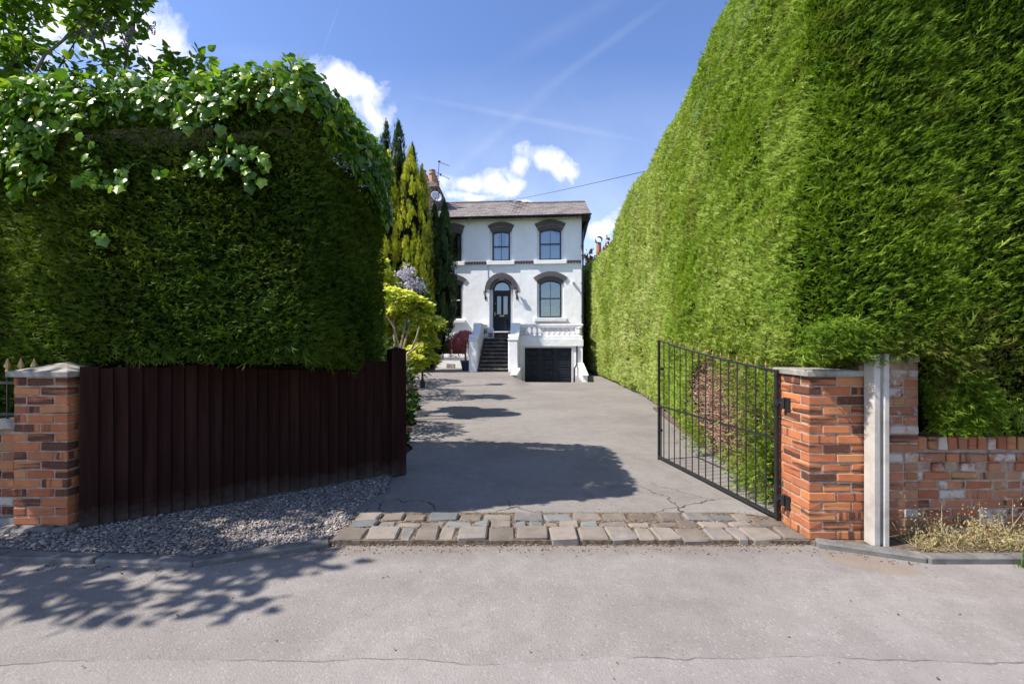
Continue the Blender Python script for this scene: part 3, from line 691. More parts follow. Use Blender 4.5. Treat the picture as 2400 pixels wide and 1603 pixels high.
# house number under the keystone
for i, ch in enumerate('181'):
    nb = MB(); x = DOOR.xc+(i-1)*0.085; z0 = DOOR.zc+DOOR.R+.03; z1 = z0+.085; y0, y1 = .028, .043
    if ch == '1': nb.bx(x-.011, x+.011, y0, y1, z0, z1); nb.bx(x-.024, x-.0115, y0, y1, z1-.03, z1-.012)
    else:
        for zc_ in (z0+.0225, z1-.0225):
            nb.bx(x-.028, x-.014, y0, y1, zc_-.02, zc_+.02); nb.bx(x+.014, x+.028, y0, y1, zc_-.02, zc_+.02)
        for zz in (z0, (z0+z1)/2-.004, z1-.009): nb.bx(x-.0135, x+.0135, y0, y1, zz, zz+.009)
    hb(nb, 'number_digit', m_brass)

# windows
def window(k, h, style, midf=0.5):
    fr = MB(); a = h.inset(0.004, 0.004); b = h.inset(0.075, 0.10); ring(fr, a, b, RD-.03, RD+.09)
    w = hb(fr, 'window', m_frame)
    zm = fz({'UR':573,'UM':577,'UL':579,'LR':700,'LL':702}[k], 1200)
    gl = MB(); flat(gl, b.inset(-.01, -.01), RD+.05); hb(gl, 'pane', m_glass, w)
    mr = MB(); mr.bx(b.xl-.005, b.xr+.005, RD-.01, RD+.045, zm-.028, zm+.028); hb(mr, 'meeting_rail', m_frame if k != 'LL' else m_trim, w)
    if k in ('UR', 'UM', 'LR'):
        gb_ = MB(); gb_.bx(b.xc-.013, b.xc+.013, RD+.02, RD+.048, b.zb-.003, zm-.03); gb_.bx(b.xc-.013, b.xc+.013, RD+.02, RD+.048, zm+.03, b.zc+b.R+.004); hb(gb_, 'glazing_bar', m_frame, w)
    if style == 'shutter':
        sh = MB()
        for s_ in (0, 1):
            x0 = b.xl+.02 if s_ == 0 else b.xc+.03; x1 = b.xc-.03 if s_ == 0 else b.xr-.02; z = b.zb+.04
            while z < b.top((x0+x1)/2)-.02:
                if abs(z-zm) > .05: sh.box(((x0+x1)/2, RD+.16, z), (x1-x0, .055, .008), Matrix.Rotation(0.75, 3, 'X'))
                z += .047
        hb(sh, 'louvre', m_shutter, w, 'stuff')
        sf = MB(); sf.bx(b.xc-.03, b.xc+.03, RD+.13, RD+.18, b.zb, b.top(b.xc)); sf.bx(b.xl-.03, b.xl+.018, RD+.13, RD+.18, b.zb, b.zs); sf.bx(b.xr-.018, b.xr+.03, RD+.13, RD+.18, b.zb, b.zs); sf.bx(b.xl, b.xr, RD+.132, RD+.178, zm-.035, zm+.035); hb(sf, 'shutter_frame', m_shutter, w)
    if style == 'curtain':
        for s_ in (-1, 1):
            cu = MB(); x0 = b.xl-.05 if s_ < 0 else b.xr-.17; pts = []
            for i in range(15): pts.append((x0+.22*i/14, RD+.22+.025*math.sin(i*1.9)))
            for i in range(14): cu.add([(pts[i][0], pts[i][1], b.zb-.05), (pts[i+1][0], pts[i+1][1], b.zb-.05), (pts[i+1][0], pts[i+1][1]+.002, b.zc+b.R), (pts[i][0], pts[i][1]+.002, b.zc+b.R)], [(0,1,2,3)])
            hb(cu, 'curtain', m_curtain, w)
    if style in ('curtain', 'net'):
        ne = MB()
        z1 = zm if style == 'curtain' else zm
        for i in range(40):
            x0 = b.xl+(b.xr-b.xl)*i/40; x1 = b.xl+(b.xr-b.xl)*(i+1)/40; d0, d1 = .02*math.sin(i*1.3), .02*math.sin((i+1)*1.3)
            ne.add([(x0, RD+.17+d0, b.zb), (x1, RD+.17+d1, b.zb), (x1, RD+.17+d1, z1), (x0, RD+.17+d0, z1)], [(0,1,2,3)])
        hb(ne, 'net_curtain', m_net, w)
    return w, b
def net_mat():
    t = NT('net_fabric'); d = t.n('ShaderNodeBsdfDiffuse'); t.set(d.inputs[0], (.6,.6,.62,1)); tr = t.n('ShaderNodeBsdfTransparent')
    ms = t.n('ShaderNodeMixShader', {0: .62}); t.set(ms.inputs[1], tr.outputs[0]); t.set(ms.inputs[2], d.outputs[0]); return t.done(ms.outputs[0])
m_net = net_mat()
window('UR', WIN['UR'], 'shutter'); window('UM', WIN['UM'], 'curtain'); window('UL', WIN['UL'], 'side'); window('LL', WIN['LL'], 'plain')
_, lb = window('LR', WIN['LR'], 'plain')
# upper left: one curtain drawn at its right
cu = MB(); b = WIN['UL'].inset(.075)
for i in range(9):
    x0 = b.xr-.16+.02*i; cu.add([(x0, RD+.2+.02*math.sin(i*1.9), b.zb), (x0+.02, RD+.2+.02*math.sin((i+1)*1.9), b.zb), (x0+.02, RD+.2, b.zs), (x0, RD+.2, b.zs)], [(0,1,2,3)])
hb(cu, 'curtain', m_curtain)
# a patterned blind and cushions seen through the lower right window
bl = MB(); bl.bx(lb.xl+.12, lb.xr-.2, 1.38, 1.40, lb.zb+.30, lb.zb+.58); m_blind = simple('green_blind', [(0.30,0.36,0.16),(0.55,0.60,0.36)], 5, 0.8, 0.2)
hb(bl, 'blind', m_blind)
so_ = MB(); so_.bev(((lb.xl+lb.xr)/2+.12, .75, lb.zb+.06), (.62, .3, .22), .07, .02); hb(so_, 'cushion', m_blind)

# sills
SZ = (fz(621.2, 1175), fz(612.2, 1175))
for a, b_ in ((1050,1089.6),(1141.5,1205.8),(1251.7,1328)):
    mb = MB(); mb.bev(((fu(a)+fu(b_))/2, -.02, (SZ[0]+SZ[1])/2), (fu(b_)-fu(a), .20, SZ[1]-SZ[0]), .012); hb(mb, 'window_sill', m_trim)
for a, b_, y0, y1 in ((1252.6,1328,754,745.3),(1022,1091,756,749)):
    mb = MB(); mb.bev(((fu(a)+fu(b_))/2, -.03, fz((y0+y1)/2)), (fu(b_)-fu(a), .22, fz(y1)-fz(y0)), .012); hb(mb, 'window_sill', m_trim)
# string course pieces between the sills: a flat brick course over dentils
m_string = simple('string_brick', [(0.09,0.065,0.068),(0.17,0.13,0.13)], 30, 0.75, 0.3, rnd=.2)
for a, b_ in ((1090.4,1140.8),(1206.6,1251),(1328.8,1363)):
    u0, u1 = fu(a)+.004, fu(b_)-.004; mb = MB(); z1 = SZ[1]-.01; k = max(3, round((u1-u0)/.225))
    for i in range(k): mb.bev((u0+(u1-u0)*(i+.5)/k, -.045, z1-.0325), ((u1-u0)/k-.008, .13, .065), .004)
    k = max(3, round((u1-u0)/.135))
    for i in range(k): mb.bev((u0+(u1-u0)*(i+.5)/k, -.03, z1-.105), (.068, .10, .07), .004)
    hb(mb, 'string_course', m_string, kind='stuff')

# front door
fr = MB(); a = DOOR.inset(.004); b = DOOR.inset(.07, .02); ring(fr, a, b, RD+.12, RD+.24, 20); zt = DOOR.zs-.03
fr.bx(b.xl-.01, b.xr+.01, RD+.13, RD+.235, zt-.17, zt+.0)
dr = hb(fr, 'front_door', m_door)
fl = MB(); fh = Hole(b.xl, b.xr, zt+.01, b.zs, b.rise); flat(fl, fh, RD+.19); hb(fl, 'fanlight', m_glass, dr)
y0 = RD+.17; xl, xr, zb, zt2 = b.xl+.012, b.xr-.012, DOOR.zb+.05, zt-.18
lf = MB(); gz = (fz(736, 1175), fz(693, 1175)); gw = (fu(1163.5), fu(1173), fu(1178.5), fu(1188.5))
wall_holes(lf, xl, xr, zb, zt2, [Hole(gw[0], gw[1], gz[0], gz[1], 0), Hole(gw[2], gw[3], gz[0], gz[1], 0)], y0, .03); hb(lf, 'door_leaf', m_door, dr)
for s_ in (0, 2):
    mb = MB(); mb.bx(gw[s_]-.005, gw[s_+1]+.005, y0+.02, y0+.03, gz[0], gz[1]); hb(mb, 'door_glass', m_frost, dr)
    mb = MB(); mb.bev(((gw[s_]+gw[s_+1])/2, y0-.004, (zb+.12+gz[0]-.22)/2), (gw[s_+1]-gw[s_], .03, gz[0]-.22-zb-.12), .02); hb(mb, 'door_panel', m_door, dr)
mb = MB(); mb.bev(((xl+xr)/2, y0-.012, fz(739.5, 1175)), (.24, .03, .075), .006); hb(mb, 'letterbox', m_brass, dr)
mb = MB(); mb.bx(fu(1158.4)-.018, fu(1158.4)+.018, y0-.012, y0, fz(740), fz(730.5)); mb.tube([(fu(1158.4), y0-.01, fz(735)), (fu(1158.4), y0-.06, fz(735)), (fu(1158.4)+.11, y0-.06, fz(735))], .012, 6); hb(mb, 'door_handle', m_brass, dr)
mb = MB(); mb.lathe((fu(1159.5), y0-.01, fz(710)), [(.01,-.02),(.022,-.012),(.022,.012),(.01,.02)], 8); hb(mb, 'lock', m_brass, dr)
mb = MB(); mb.bx(xl-.08, xr+.08, .02, RD+.2, DOOR.zb-.06, DOOR.zb+.045); hb(mb, 'threshold', m_trim, dr)

# basement window
wb = MB(); A = HB.inset(.004); B = HB.inset(.055); ring(wb, A, B, RD-.04, RD+.06); wb.bx(HB.xl+.4*(HB.xr-HB.xl)-.03, HB.xl+.4*(HB.xr-HB.xl)+.03, RD-.035, RD+.055, HB.zb+.05, HB.zs-.05)
wbo = hb(wb, 'basement_window', m_trim)
mb = MB(); mb.bx(B.xl, B.xr, RD+.03, RD+.035, B.zb, B.zs); hb(mb, 'pane', m_glass, wbo)
mb = MB(); z = B.zb+.22
while z < B.zs: mb.box(((B.xl+B.xr)/2, RD+.14, z), (B.xr-B.xl, .06, .01), Matrix.Rotation(.7, 3, 'X')); z += .05
hb(mb, 'louvre', m_grey, wbo, 'stuff')
mb = MB(); mb.bx(fu(1020), fu(1100), -.14, 0.01, fz(796.5, 1060), fz(790, 1060)); hb(mb, 'basement_lintel', m_trim)
mb = MB(); mb.bx(fu(1019), fu(1097), -.13, .01, fz(838, 1060), fz(832.5, 1060)); mb.bx(U0, fu(1098), -.09, .01, -.3, fz(838.6, 1060)); hb(mb, 'plinth', m_white)
mb = MB(); mb.bx(U0, fu(1018), -.35, -.095, -.3, .55)
for i in range(14): mb.bev((U0+.3+i*.5, -.36, .1+.28*(i % 2)), (.46, .1, .24), .03, .02)
hb(mb, 'rubble_base', m_cap)

# roof: eaves, slates, ridge
EV = -.47; ue, ze = fac(1385, 501.2, EV)
best = min(np.arange(1.5, 5.5, .02), key=lambda v: abs(fac(1369.5, 474.5, v)[0]-ue)); RV = 3.3; zr = fac(1369.5, 474.5, RV)[1]
print('roof', ue, ze, best, zr, 'garage', GD0, GD1, 'sun el', math.degrees(SUN_EL))
uh = fu(1220, RV)
def zridge(u): return zr + 0.13*float(sm(uh+.5-u, 0, 1.0))
rb = MB(); us = np.linspace(U0, ue, 30)
for a, b_ in zip(us[:-1], us[1:]):
    rb.add([(a,EV,ze),(b_,EV,ze),(b_,RV,zridge(b_)),(a,RV,zridge(a))], [(0,1,2,3)]); rb.add([(a,RV,zridge(a)),(b_,RV,zridge(b_)),(b_,8.2,ze-.4),(a,8.2,ze-.4)], [(0,1,2,3)])
    rb.add([(a,EV,ze-.03),(b_,EV,ze-.03),(b_,.02,ze-.03+.47*(zr-ze)/(RV-EV)),(a,.02,ze-.03+.47*(zr-ze)/(RV-EV))], [(3,2,1,0)])
rb.add([(ue,EV,ze),(ue,RV,zr),(ue,8.2,ze-.4)], [(0,2,1)])
roof = hb(rb, 'roof', m_slate)
SL = math.hypot(RV-EV, zr-ze); rows = 15; gauge = SL/rows; sw = .385; pit = math.atan2(zr-ze, RV-EV)
sl_me = [MB().bev((0, 0, 0), (sw-.012, gauge+.07, .012), .004, .003).mesh('slate') for _ in range(6)]
for q in sl_me: q.materials.append(m_slate)
cnt = 0; rest = MB(); rs = random.Random(3)
for r_ in range(rows):
    x = ue - sw/2 + (sw/2 if r_ % 2 else 0) - .0
    if r_ % 2: x = ue - sw*.25 - .0
    while x > U0+.2:
        t_ = (r_+.5)/rows; zz = ze+(zridge(x)-ze)*t_; v_ = EV+(RV-EV)*t_; p_ = math.atan2(zridge(x)-ze, RV-EV)
        w_ = sw if not (r_ % 2 and x > ue-sw*.3) else sw*.5
        loc = Matrix.Translation((x, v_, zz+.020+rs.uniform(-.003, .004))) @ Matrix.Rotation(p_-.022, 4, 'X') @ Matrix.Rotation(rs.uniform(-.014, .014), 4, 'Z')
        if w_ < sw: loc = loc @ Matrix.Scale(.5, 4, (1, 0, 0))
        if x > -7.25 and cnt < 300: link('slate', rs.choice(sl_me), None, roof, HM @ loc); cnt += 1
        else:
            k_ = MB().bev((0, 0, 0), (sw-.012, gauge+.07, .012), .004, .003); rest.add([loc @ Vector(p) for p in k_.v], k_.f)
        x -= sw if w_ == sw else sw*.75
hb(rest, 'slate_field', m_slate, roof, 'stuff')
x = ue-.02
rt = MB(); rt.prism([(.12*math.cos(PI*i/6), .10*math.sin(PI*i/6)) for i in range(7)], lambda p, q: (-.22, p, q), lambda p, q: (.22, p, q*.98)); rt = rt.mesh('ridge_tile'); rt.materials.append(m_ridge)
while x > -7.6:
    link('ridge_tile', rt, None, roof, HM @ Matrix.Translation((x-.225, RV, zridge(x-.225)+.0)) @ Matrix.Rotation(rs.uniform(-.012, .012)+math.atan(zridge(x)-zridge(x-.45))*.9, 4, 'Y')); x -= .45
# gable of a taller roof range behind
mb = MB(); uq = fu(1222, 4.4); zq = fac(1222, 471.5, 4.4)[1]
mb.prism([(uq-3.2,zq-1.3),(uq,zq),(uq+1.5,zq-.95),(uq+1.5,zq-1.6),(uq-3.2,zq-1.6)], lambda p, q: (p, 4.4, q), lambda p, q: (p, 7.2, q)); hb(mb, 'rear_roof', m_slate)
# fascia, gutter, rafter ends, soffit bracket, downpipes
mb = MB(); mb.bx(U0, ue, EV-.012, EV+.012, ze-.075, ze-.012); hb(mb, 'fascia', m_frame)
mb = MB(); mb.prism([(-.055+EV-.012+.055*math.cos(a), ze-.012+.055*math.sin(a)-.0) for a in np.linspace(PI, 2*PI, 7)], lambda p, q: (U0, p, q), lambda p, q: (ue+.03, p, q)); hb(mb, 'gutter', m_frame)
mb = MB(); mb.add([(ue+.004,EV,ze-.06),(ue+.004,EV,ze+.01),(ue+.004,RV,zr+.01),(ue+.004,RV,zr-.07)], [(0,1,2,3)]); mb.add([(ue-.02,EV,ze-.06),(ue-.02,RV,zr-.07),(ue+.004,RV,zr-.07),(ue+.004,EV,ze-.06)], [(0,1,2,3)]); mb.bx(.0, ue, EV+.02, .6, ze-.075, ze-.05); hb(mb, 'bargeboard', m_frame)
rf = MB(); rf.prism([(EV+.02, 0), (0.0, .17), (0.0, .07), (EV+.10, -.085), (EV+.02, -.085)], lambda p, q: (-.04, p, q), lambda p, q: (.04, p, q)); rf = rf.mesh('rafter_end'); rf.materials.append(m_frame)
px = 1353.0
while px > 1000: link('rafter_end', rf, None, roof, HM @ Matrix.Translation((fu(px, EV), 0, ze-.03))); px -= 18.6
dp = MB(); ud = .06
dp.tube([(ue-.05, EV-.05, ze-.06), (ue-.05, EV-.05, ze-.22), (ud+.02, -.07, ze-.75), (ud, -.07, ze-.85), (ud, -.07, 2.4), (ud, -.07, .1)], .045, 8)
for z in (6.2, 4.4, 2.8): dp.box((ud-.02, -.05, z), (.13, .10, .05))
hb(dp, 'downpipe', m_frame, smooth=False)
mb = MB(); mb.tube([(fu(1143.5), -.014, fz(622)), (fu(1144), -.014, fz(652))], .012, 5); hb(mb, 'cable', m_grey)

# chimney stack with corbelled crown
cs = thing('chimney', 'sooty brick chimney stack with a row of buff clay pots above the slate roof', 'chimney', (0, 0, 0))
ck0 = at(985, 700, 24.0); 
cx0, cx1 = -4.95, -3.98; cy0, cy1 = 23.9, 26.1; zt_ = at(1010, 431, 23.9).z
cs.location = ((cx0+cx1)/2, (cy0+cy1)/2, 8.2); MW[cs] = Matrix.Translation(cs.location)
br = MB(); z = 7.6; rr2 = random.Random(11)
while z < zt_-.42:
    for (xa, xb, y, ax) in ((cx0, cx1, cy0, 0), (cy0, cy1, cx1, 1)):
        L = xb-xa; k = int(L/.225); o = (int(z*100) // 7 % 2)*.11
        for i in range(-1, k+1):
            p0 = max(xa, xa+i*.225+o); p1 = min(xb, xa+(i+1)*.225+o-.01)
            if p1-p0 < .03: continue
            d = rr2.uniform(-.006, .008)
            if ax == 0: br.bx(p0, p1, y-.03-d, y+.05, z, z+.064)
            else: br.bx(y-.05, y+.03+d, p0, p1, z, z+.064)
    z += .075
br.build('stack_brickwork', m_stack, cs, None, 'stuff')
mb = MB(); mb.bx(cx0, cx1, cy0, cy1, 7.5, zt_-.36); mb.build('stack_core', m_amort, cs)
mb = MB()
for i, (e, z0, z1) in enumerate(((.06,-.40,-.30),(.11,-.298,-.20),(.16,-.198,-.10),(.10,-.098,0))): mb.bx(cx0-e, cx1+e, cy0-e, cy1+e, zt_+z0, zt_+z1)
mb.build('crown', m_stack, cs)
mb = MB(); mb.prism([(cx0,0),(cx1,0),(cx1-.2,.12),(cx0+.2,.12)], lambda p, q: (p, cy0, zt_+q), lambda p, q: (p, cy1, zt_+q)); mb.build('flaunching', m_cap, cs)
pm = MB().lathe((0,0,0), [(.17,0),(.16,.1),(.145,.5),(.185,.52),(.185,.58),(.15,.6),(.15,.68),(.175,.70),(.175,.74),(.12,.75)], 10).mesh('chimney_pot'); pm.materials.append(m_pot)
for i, (x, y, s_) in enumerate(((-4.72,24.2,1.0),(-4.24,24.2,1.04),(-4.70,24.75,.9),(-4.22,24.8,.92),(-4.7,25.3,.9),(-4.2,25.45,.84),(-4.7,25.8,.8))):
    link('chimney_pot', pm, None, cs, Matrix.Translation((x, y, zt_+.05)) @ Matrix.Scale(s_, 4) )
cs['label'] = 'sooty brick chimney stack with a row of buff clay pots above the slate roof'

# satellite dish on the stack, TV aerial strapped to it
sd_ = thing('satellite_dish', 'pale round satellite dish fixed to the sooty chimney stack', 'satellite dish', (-3.98, 23.7, at(1023,462,23.7).z))
c = at(1023.5, 460.5, 23.55); q = Vector((.5, -.80, .36)).normalized().to_track_quat('Z', 'Y').to_matrix().to_4x4()
Wd = Matrix.Translation(c) @ q
mb = MB()
prof = [(0,-.07)]+[(.30*i/5, -.07+.07*(i/5)**2) for i in range(1, 6)]
mb.lathe((0,0,0), [(.001,-.07)]+prof[1:]+[(.30,-.012),(.2,-.055),(.001,-.085)], 24); m_dish = simple('dish_grey', [(0.62,0.62,0.62),(0.72,0.72,0.72)], 5, .5, .3)
mb.build('dish', m_dish, sd_, Wd, None, True)
mb = MB(); mb.tube([(0,-.27,-.01),(0,-.18,.16),(0,-.04,.27)], .012, 6); mb.box((0,-.03,.28),(.05,.05,.09)); mb.build('receiver_arm', m_alu, sd_, Wd)
mb = MB(); mb.tube([c-Vector((.1,-.12,.05)), (c.x-.15, 23.95, c.z-.1)], .02, 6); mb.build('bracket', m_alu, sd_)
ae = thing('tv_aerial', 'thin black television aerial mast rising beside the chimney pots', 'aerial', (-4.02, 24.3, zt_-.4))
p0 = at(1026, 424, 24.3); p1 = at(1029.5, 379, 24.3)
mb = MB(); mb.tube([(p0.x, 24.3, zt_-.5), (p0.x, 24.3, p0.z), (p1.x, 24.3, p1.z)], .017, 6); mb.build('mast', m_alu, ae)
mb = MB(); a = p1+Vector((-.05,0,-.02)); b_ = at(1053, 389, 23.6); mb.tube([a, b_], .012, 5)
for i in range(8): c_ = a.lerp(b_, .25+.1*i); mb.tube([c_-Vector((0,.1,.11-.006*i)), c_+Vector((0,.1,.11-.006*i))], .006, 4)
mb.box(p1, (.12,.10,.06)); mb.build('upper_array', m_alu, ae)
mb = MB(); a = at(1018, 403, 24.5); b_ = at(1054, 420, 23.6); mb.tube([a, b_], .012, 5)
for i in range(6): c_ = a.lerp(b_, .1+.17*i); mb.tube([c_-Vector((.05,.12,.1)), c_+Vector((.05,.12,.1))], .006, 4)
mb.box(a.lerp(b_, .42), (.08,.08,.1)); mb.build('lower_array', m_alu, ae)

# garage block, terrace, stairs
gu0, gu1 = fu(1214, GV), fu(1367, GV); ZT = fz(789.3, 1290, GV); ZB0, ZB1 = fz(811, 1290, GV), fz(795, 1290, GV)
zgt = fz(815, 1290, GV)
gm = MB(); gh = Hole(GD0-.035, GD1+.035, -.6, zgt+.03, 0); wall_holes(gm, gu0, gu1-.03, -.6, ZB0, [gh], GV+.05, .22)
gm.bx(gu1-.29, gu1-.03, GV-.0, GV+.048, -.6, ZB0-.002)
gm.add([(gu1-.03,GV+.05,-.6),(gu1-.03,0,-.6),(gu1-.03,0,ZB0),(gu1-.03,GV+.05,ZB0)], [(0,1,2,3)]); gm.add([(gu0,GV+.05,-.6),(gu0,0,-.6),(gu0,0,ZB0),(gu0,GV+.05,ZB0)], [(3,2,1,0)])
hb(gm, 'garage_wall', m_white)
mb = MB(); mb.bx(gu0-.0, gu1, GV-.03, .0, ZB0, ZB1); hb(mb, 'garage_beam', m_white)
mb = MB(); mb.bx(gu0-.02, gu1-.04, GV+.0, -.002, ZB1+.002, ZT); hb(mb, 'terrace_slab', m_white)
mb = MB(); mb.bx(gu0+.3, gu1-.3, GV+.3, -.1, ZT+.001, ZT+.012); hb(mb, 'terrace_tiles', m_tile)
# garage door: surround, leaf with three columns of raised panels
gd = MB(); gd.bx(GD0-.034, GD0, GV+.03, GV+.2, -.55, zgt+.028); gd.bx(GD1, GD1+.034, GV+.03, GV+.2, -.55, zgt+.028); gd.bx(GD0-.0, GD1, GV+.03, GV+.2, zgt, zgt+.028); gdo = hb(gd, 'garage_door', m_trim)
mb = MB(); mb.bx(GD0, GD1, GV+.17, GV+.22, -.55, zgt); hb(mb, 'door_leaf', m_door, gdo)
W3 = (GD1-GD0)/3; prow = [(fz(857,1290,GV), fz(821,1290,GV)), (fz(893,1290,GV)+.17, fz(862,1290,GV)-.02), (-.30, fz(893,1290,GV)+.05), ]
zr0 = zgt-.10; ph = (zgt+.5)/4
for r_ in range(4):
    za = zgt-.08-(r_+1)*ph+.10; zb_ = zgt-.08-r_*ph
    if r_ == 3: za = max(za, -.42)
    for c_ in range(3):
        x0 = GD0+c_*W3+.11; x1 = GD0+(c_+1)*W3-.11; mb = MB()
        o = [(x0,za),(x1,za),(x1,zb_),(x0,zb_)]; yb = GV+.170; i1, i2 = .03, .085
        def rect(e, y): return [(x0+e,y,za+e),(x1-e,y,za+e),(x1-e,y,zb_-e),(x0+e,y,zb_-e)]
        L_ = [rect(0, yb-.001), rect(.022, yb-.022), rect(.045, yb-.004), rect(.075, yb-.004), rect(.10, yb-.018)]
        vs = sum(L_, []); fs = []
        for l in range(4):
            for i in range(4): fs.append((l*4+i, l*4+(i+1) % 4, l*4+4+(i+1) % 4, l*4+4+i))
        fs.append((16,17,18,19)); mb.add(vs, fs); hb(mb, 'door_panel', m_door, gdo)
mb = MB(); mb.tube([((GD0+GD1)/2-.05, GV+.14, .35), ((GD0+GD1)/2+.05, GV+.14, .35)], .018, 6); hb(mb, 'door_handle', m_frame, gdo)
# rainwater pipe right of the garage
mb = MB(); up = fu(1352, GV-.05); u2 = fu(1346.5, GV-.05); zk = fz(858, 1350, GV); mb.tube([(up, GV-.04, ZB0), (up, GV-.04, zk+.06), (u2, GV-.05, zk-.10), (u2, GV-.05, -.5)], .035, 8); hb(mb, 'downpipe', m_frame)
# balustrade
bu0 = fu(1216, GV); bu1 = fu(1363, GV); zra, zrb = fz(764.2, 1290, GV), fz(760, 1290, GV); zpl = ZT+.055
mb = MB(); mb.bev(((bu0+bu1)/2+.02, GV+.17, (zra+zrb)/2+.0), (bu1-bu0+.1, .22, zrb-zra+.02), .02); mb.bx(bu0-.05, bu1+.03, GV+.07, GV+.27, zra-.055, zra-.006); bal = hb(mb, 'balustrade', m_trim)
mb = MB(); mb.bx(bu0, bu1+.03, GV+.04, GV+.30, ZT+.003, zpl); hb(mb, 'base_rail', m_trim, bal)
hgt_b = zra-.055-zpl
prof = [(.085,0),(.085,.04),(.05,.07),(.045,.09),(.072,.13),(.10,.20),(.105,.26),(.09,.33),(.055,.42),(.045,.50),(.042,.60),(.05,.74),(.07,.88),(.085,.95),(.085,1.0)]
bm = MB().lathe((0,0,0), [(r*.84, z*hgt_b) for r, z in prof], 12).mesh('baluster', True); bm.materials.append(m_trim)
for i in range(12):
    px = 1221.8+12.4*i
    link('baluster', bm, None, bal, HM @ Matrix.Translation((fu(px, GV+.17), GV+.17, zpl)))
prof2 = [(.13,0),(.13,.08),(.08,.12),(.10,.2),(.15,.30),(.15,.36),(.10,.42),(.13,.5),(.135,.6),(.09,.66),(.11,.74),(.125,.86),(.14,1.0)]
mb = MB().lathe((0,0,0), [(r, z*hgt_b) for r, z in prof2], 8); link('end_baluster', mb.mesh('end_baluster', True), m_trim, bal, HM @ Matrix.Translation((bu1-.09, GV+.17, zpl)))
sb = MB(); sb.bev((bu1+.0, -.7, zrb-.04), (.2, 1.7, .09), .02); sb.bx(bu1-.1, bu1+.1, -1.45, -.002, ZT+.004, zpl); hb(sb, 'side_rail', m_trim, bal)
for i in range(5): link('baluster', bm, None, bal, HM @ Matrix.Translation((bu1, -1.25+.26*i, zpl)))

# stairs
SV0, SV1 = -3.0, -1.05; su0 = fu(1118.5, SV0)+.05; su1 = fu(1191.5, SV0); z0s = .12; zL = fz(792.5, 1160, SV1); NS = 9
st = MB(); st.bx(su0, su1, SV1, -.01, -.3, zL-.02); sto = hb(st, 'staircase', m_step)
for i in range(NS):
    t0 = SV0+(SV1-SV0)*i/NS; za = z0s+.12+(zL-z0s-.12)*(i+1)/NS; mb = MB()
    mb.bx(su0+.002, su1-.002, t0, (SV1-.004), za-.19, za-.042); o = hb(mb, 'step', m_step, sto); mb = MB(); mb.bev(((su0+su1)/2, t0+.12, za-.02), (su1-su0-.006, .30, .04), .012); hb(mb, 'step', m_tread, sto)
mb = MB(); mb.bx(DOOR.xl-.15, DOOR.xr+.15, -.62, .02, zL-.019, DOOR.zb-.07); mb.bev(((DOOR.xl+DOOR.xr)/2, -.32, DOOR.zb-.05), (DOOR.xr-DOOR.xl+.36, .68, .04), .012); hb(mb, 'door_step', m_step, sto)
for i in range(7):
    mb = MB(); mb.bev((DOOR.xl-.02+i*.16, -.632, zL+.10), (.15, .02, .15), .004); hb(mb, 'tile', m_tile, sto)
def wing(ua, ub, name, ztop, flip=1):
    zc = fz(795, 1110, SV0); pts = [(SV0-.02,-.3),(SV0-.02,zc),(SV0+.30,zc)]
    zs2 = ztop
    for i in range(9): t_ = i/8; pts.append((SV0+.42+t_*.75, zc+.10+(zs2-zc-.10)*(t_**1.5)))
    pts += [(SV0+1.35, zs2+.02), (-.02, zs2+.02), (-.02, -.3)]
    mb = MB(); mb.prism(pts, lambda p, q: (ua, p, q), lambda p, q: (ub, p, q)); o = hb(mb, name, m_trim)
    um = (ua+ub)/2
    ba = MB(); ba.tube([(ua-.02, SV0+.20, zc+.085), (ub+.02, SV0+.20, zc+.085)], .13, 14); hb(ba, 'scroll', m_trim, o, smooth=False)
    ba = MB(); ba.tube([(ua-.02, SV0+1.28, zs2-.01), (ub+.02, SV0+1.28, zs2-.01)], .12, 14); ba.bx(ua-.02, ub+.02, SV0+1.3, -.03, zs2+.0, zs2+.08); hb(ba, 'scroll', m_trim, o)
    ca = MB(); ca.bev((um, SV0+.16, zc-.02), (ub-ua+.06, .44, .06), .02); hb(ca, 'pier_cap', m_trim, o)
    pr = MB(); pr.bev((um, SV0+.13, (zc-.35)/2-.02), (ub-ua+.03, .33, zc+.28), .04); hb(pr, 'pier', m_trim, o)
    return o
zw = fz(762.5, 1200, SV0+1.3)
wing(fu(1099.6, SV0), fu(1118, SV0), 'stair_wing_wall', zw); wing(su1+.005, fu(1213.5, SV0), 'stair_wing_wall', zw)
# low sloping walls along the garage ramp
def rampwall(ua, ub, zb_, zf, v0):
    mb = MB(); mb.prism([(v0,-.55),(v0,zf),(GV-.06,zb_),(GV-.06,-.55)], lambda p, q: (ua, p, q), lambda p, q: (ub, p, q)); o = hb(mb, 'ramp_wall', m_white)
    sl_ = math.atan2(zb_-zf, GV-.06-v0); cp = MB(); L_ = math.hypot(GV-v0, zb_-zf)
    cp.bev((0, 0, 0), (ub-ua+.09, L_+.04, .075), .03); hb2 = cp.mesh('coping'); link('coping', hb2, m_white, o, HM @ Matrix.Translation(((ua+ub)/2, (v0+GV-.06)/2-.02, (zf+zb_)/2+.03)) @ Matrix.Rotation(sl_, 4, 'X'))
    return o
VR = GV-RAMP+.35
rampwall(fu(1199, VR), fu(1211, VR), .46, .24, VR); rampwall(fu(1366, VR), fu(1377, VR), .55, .24, VR)

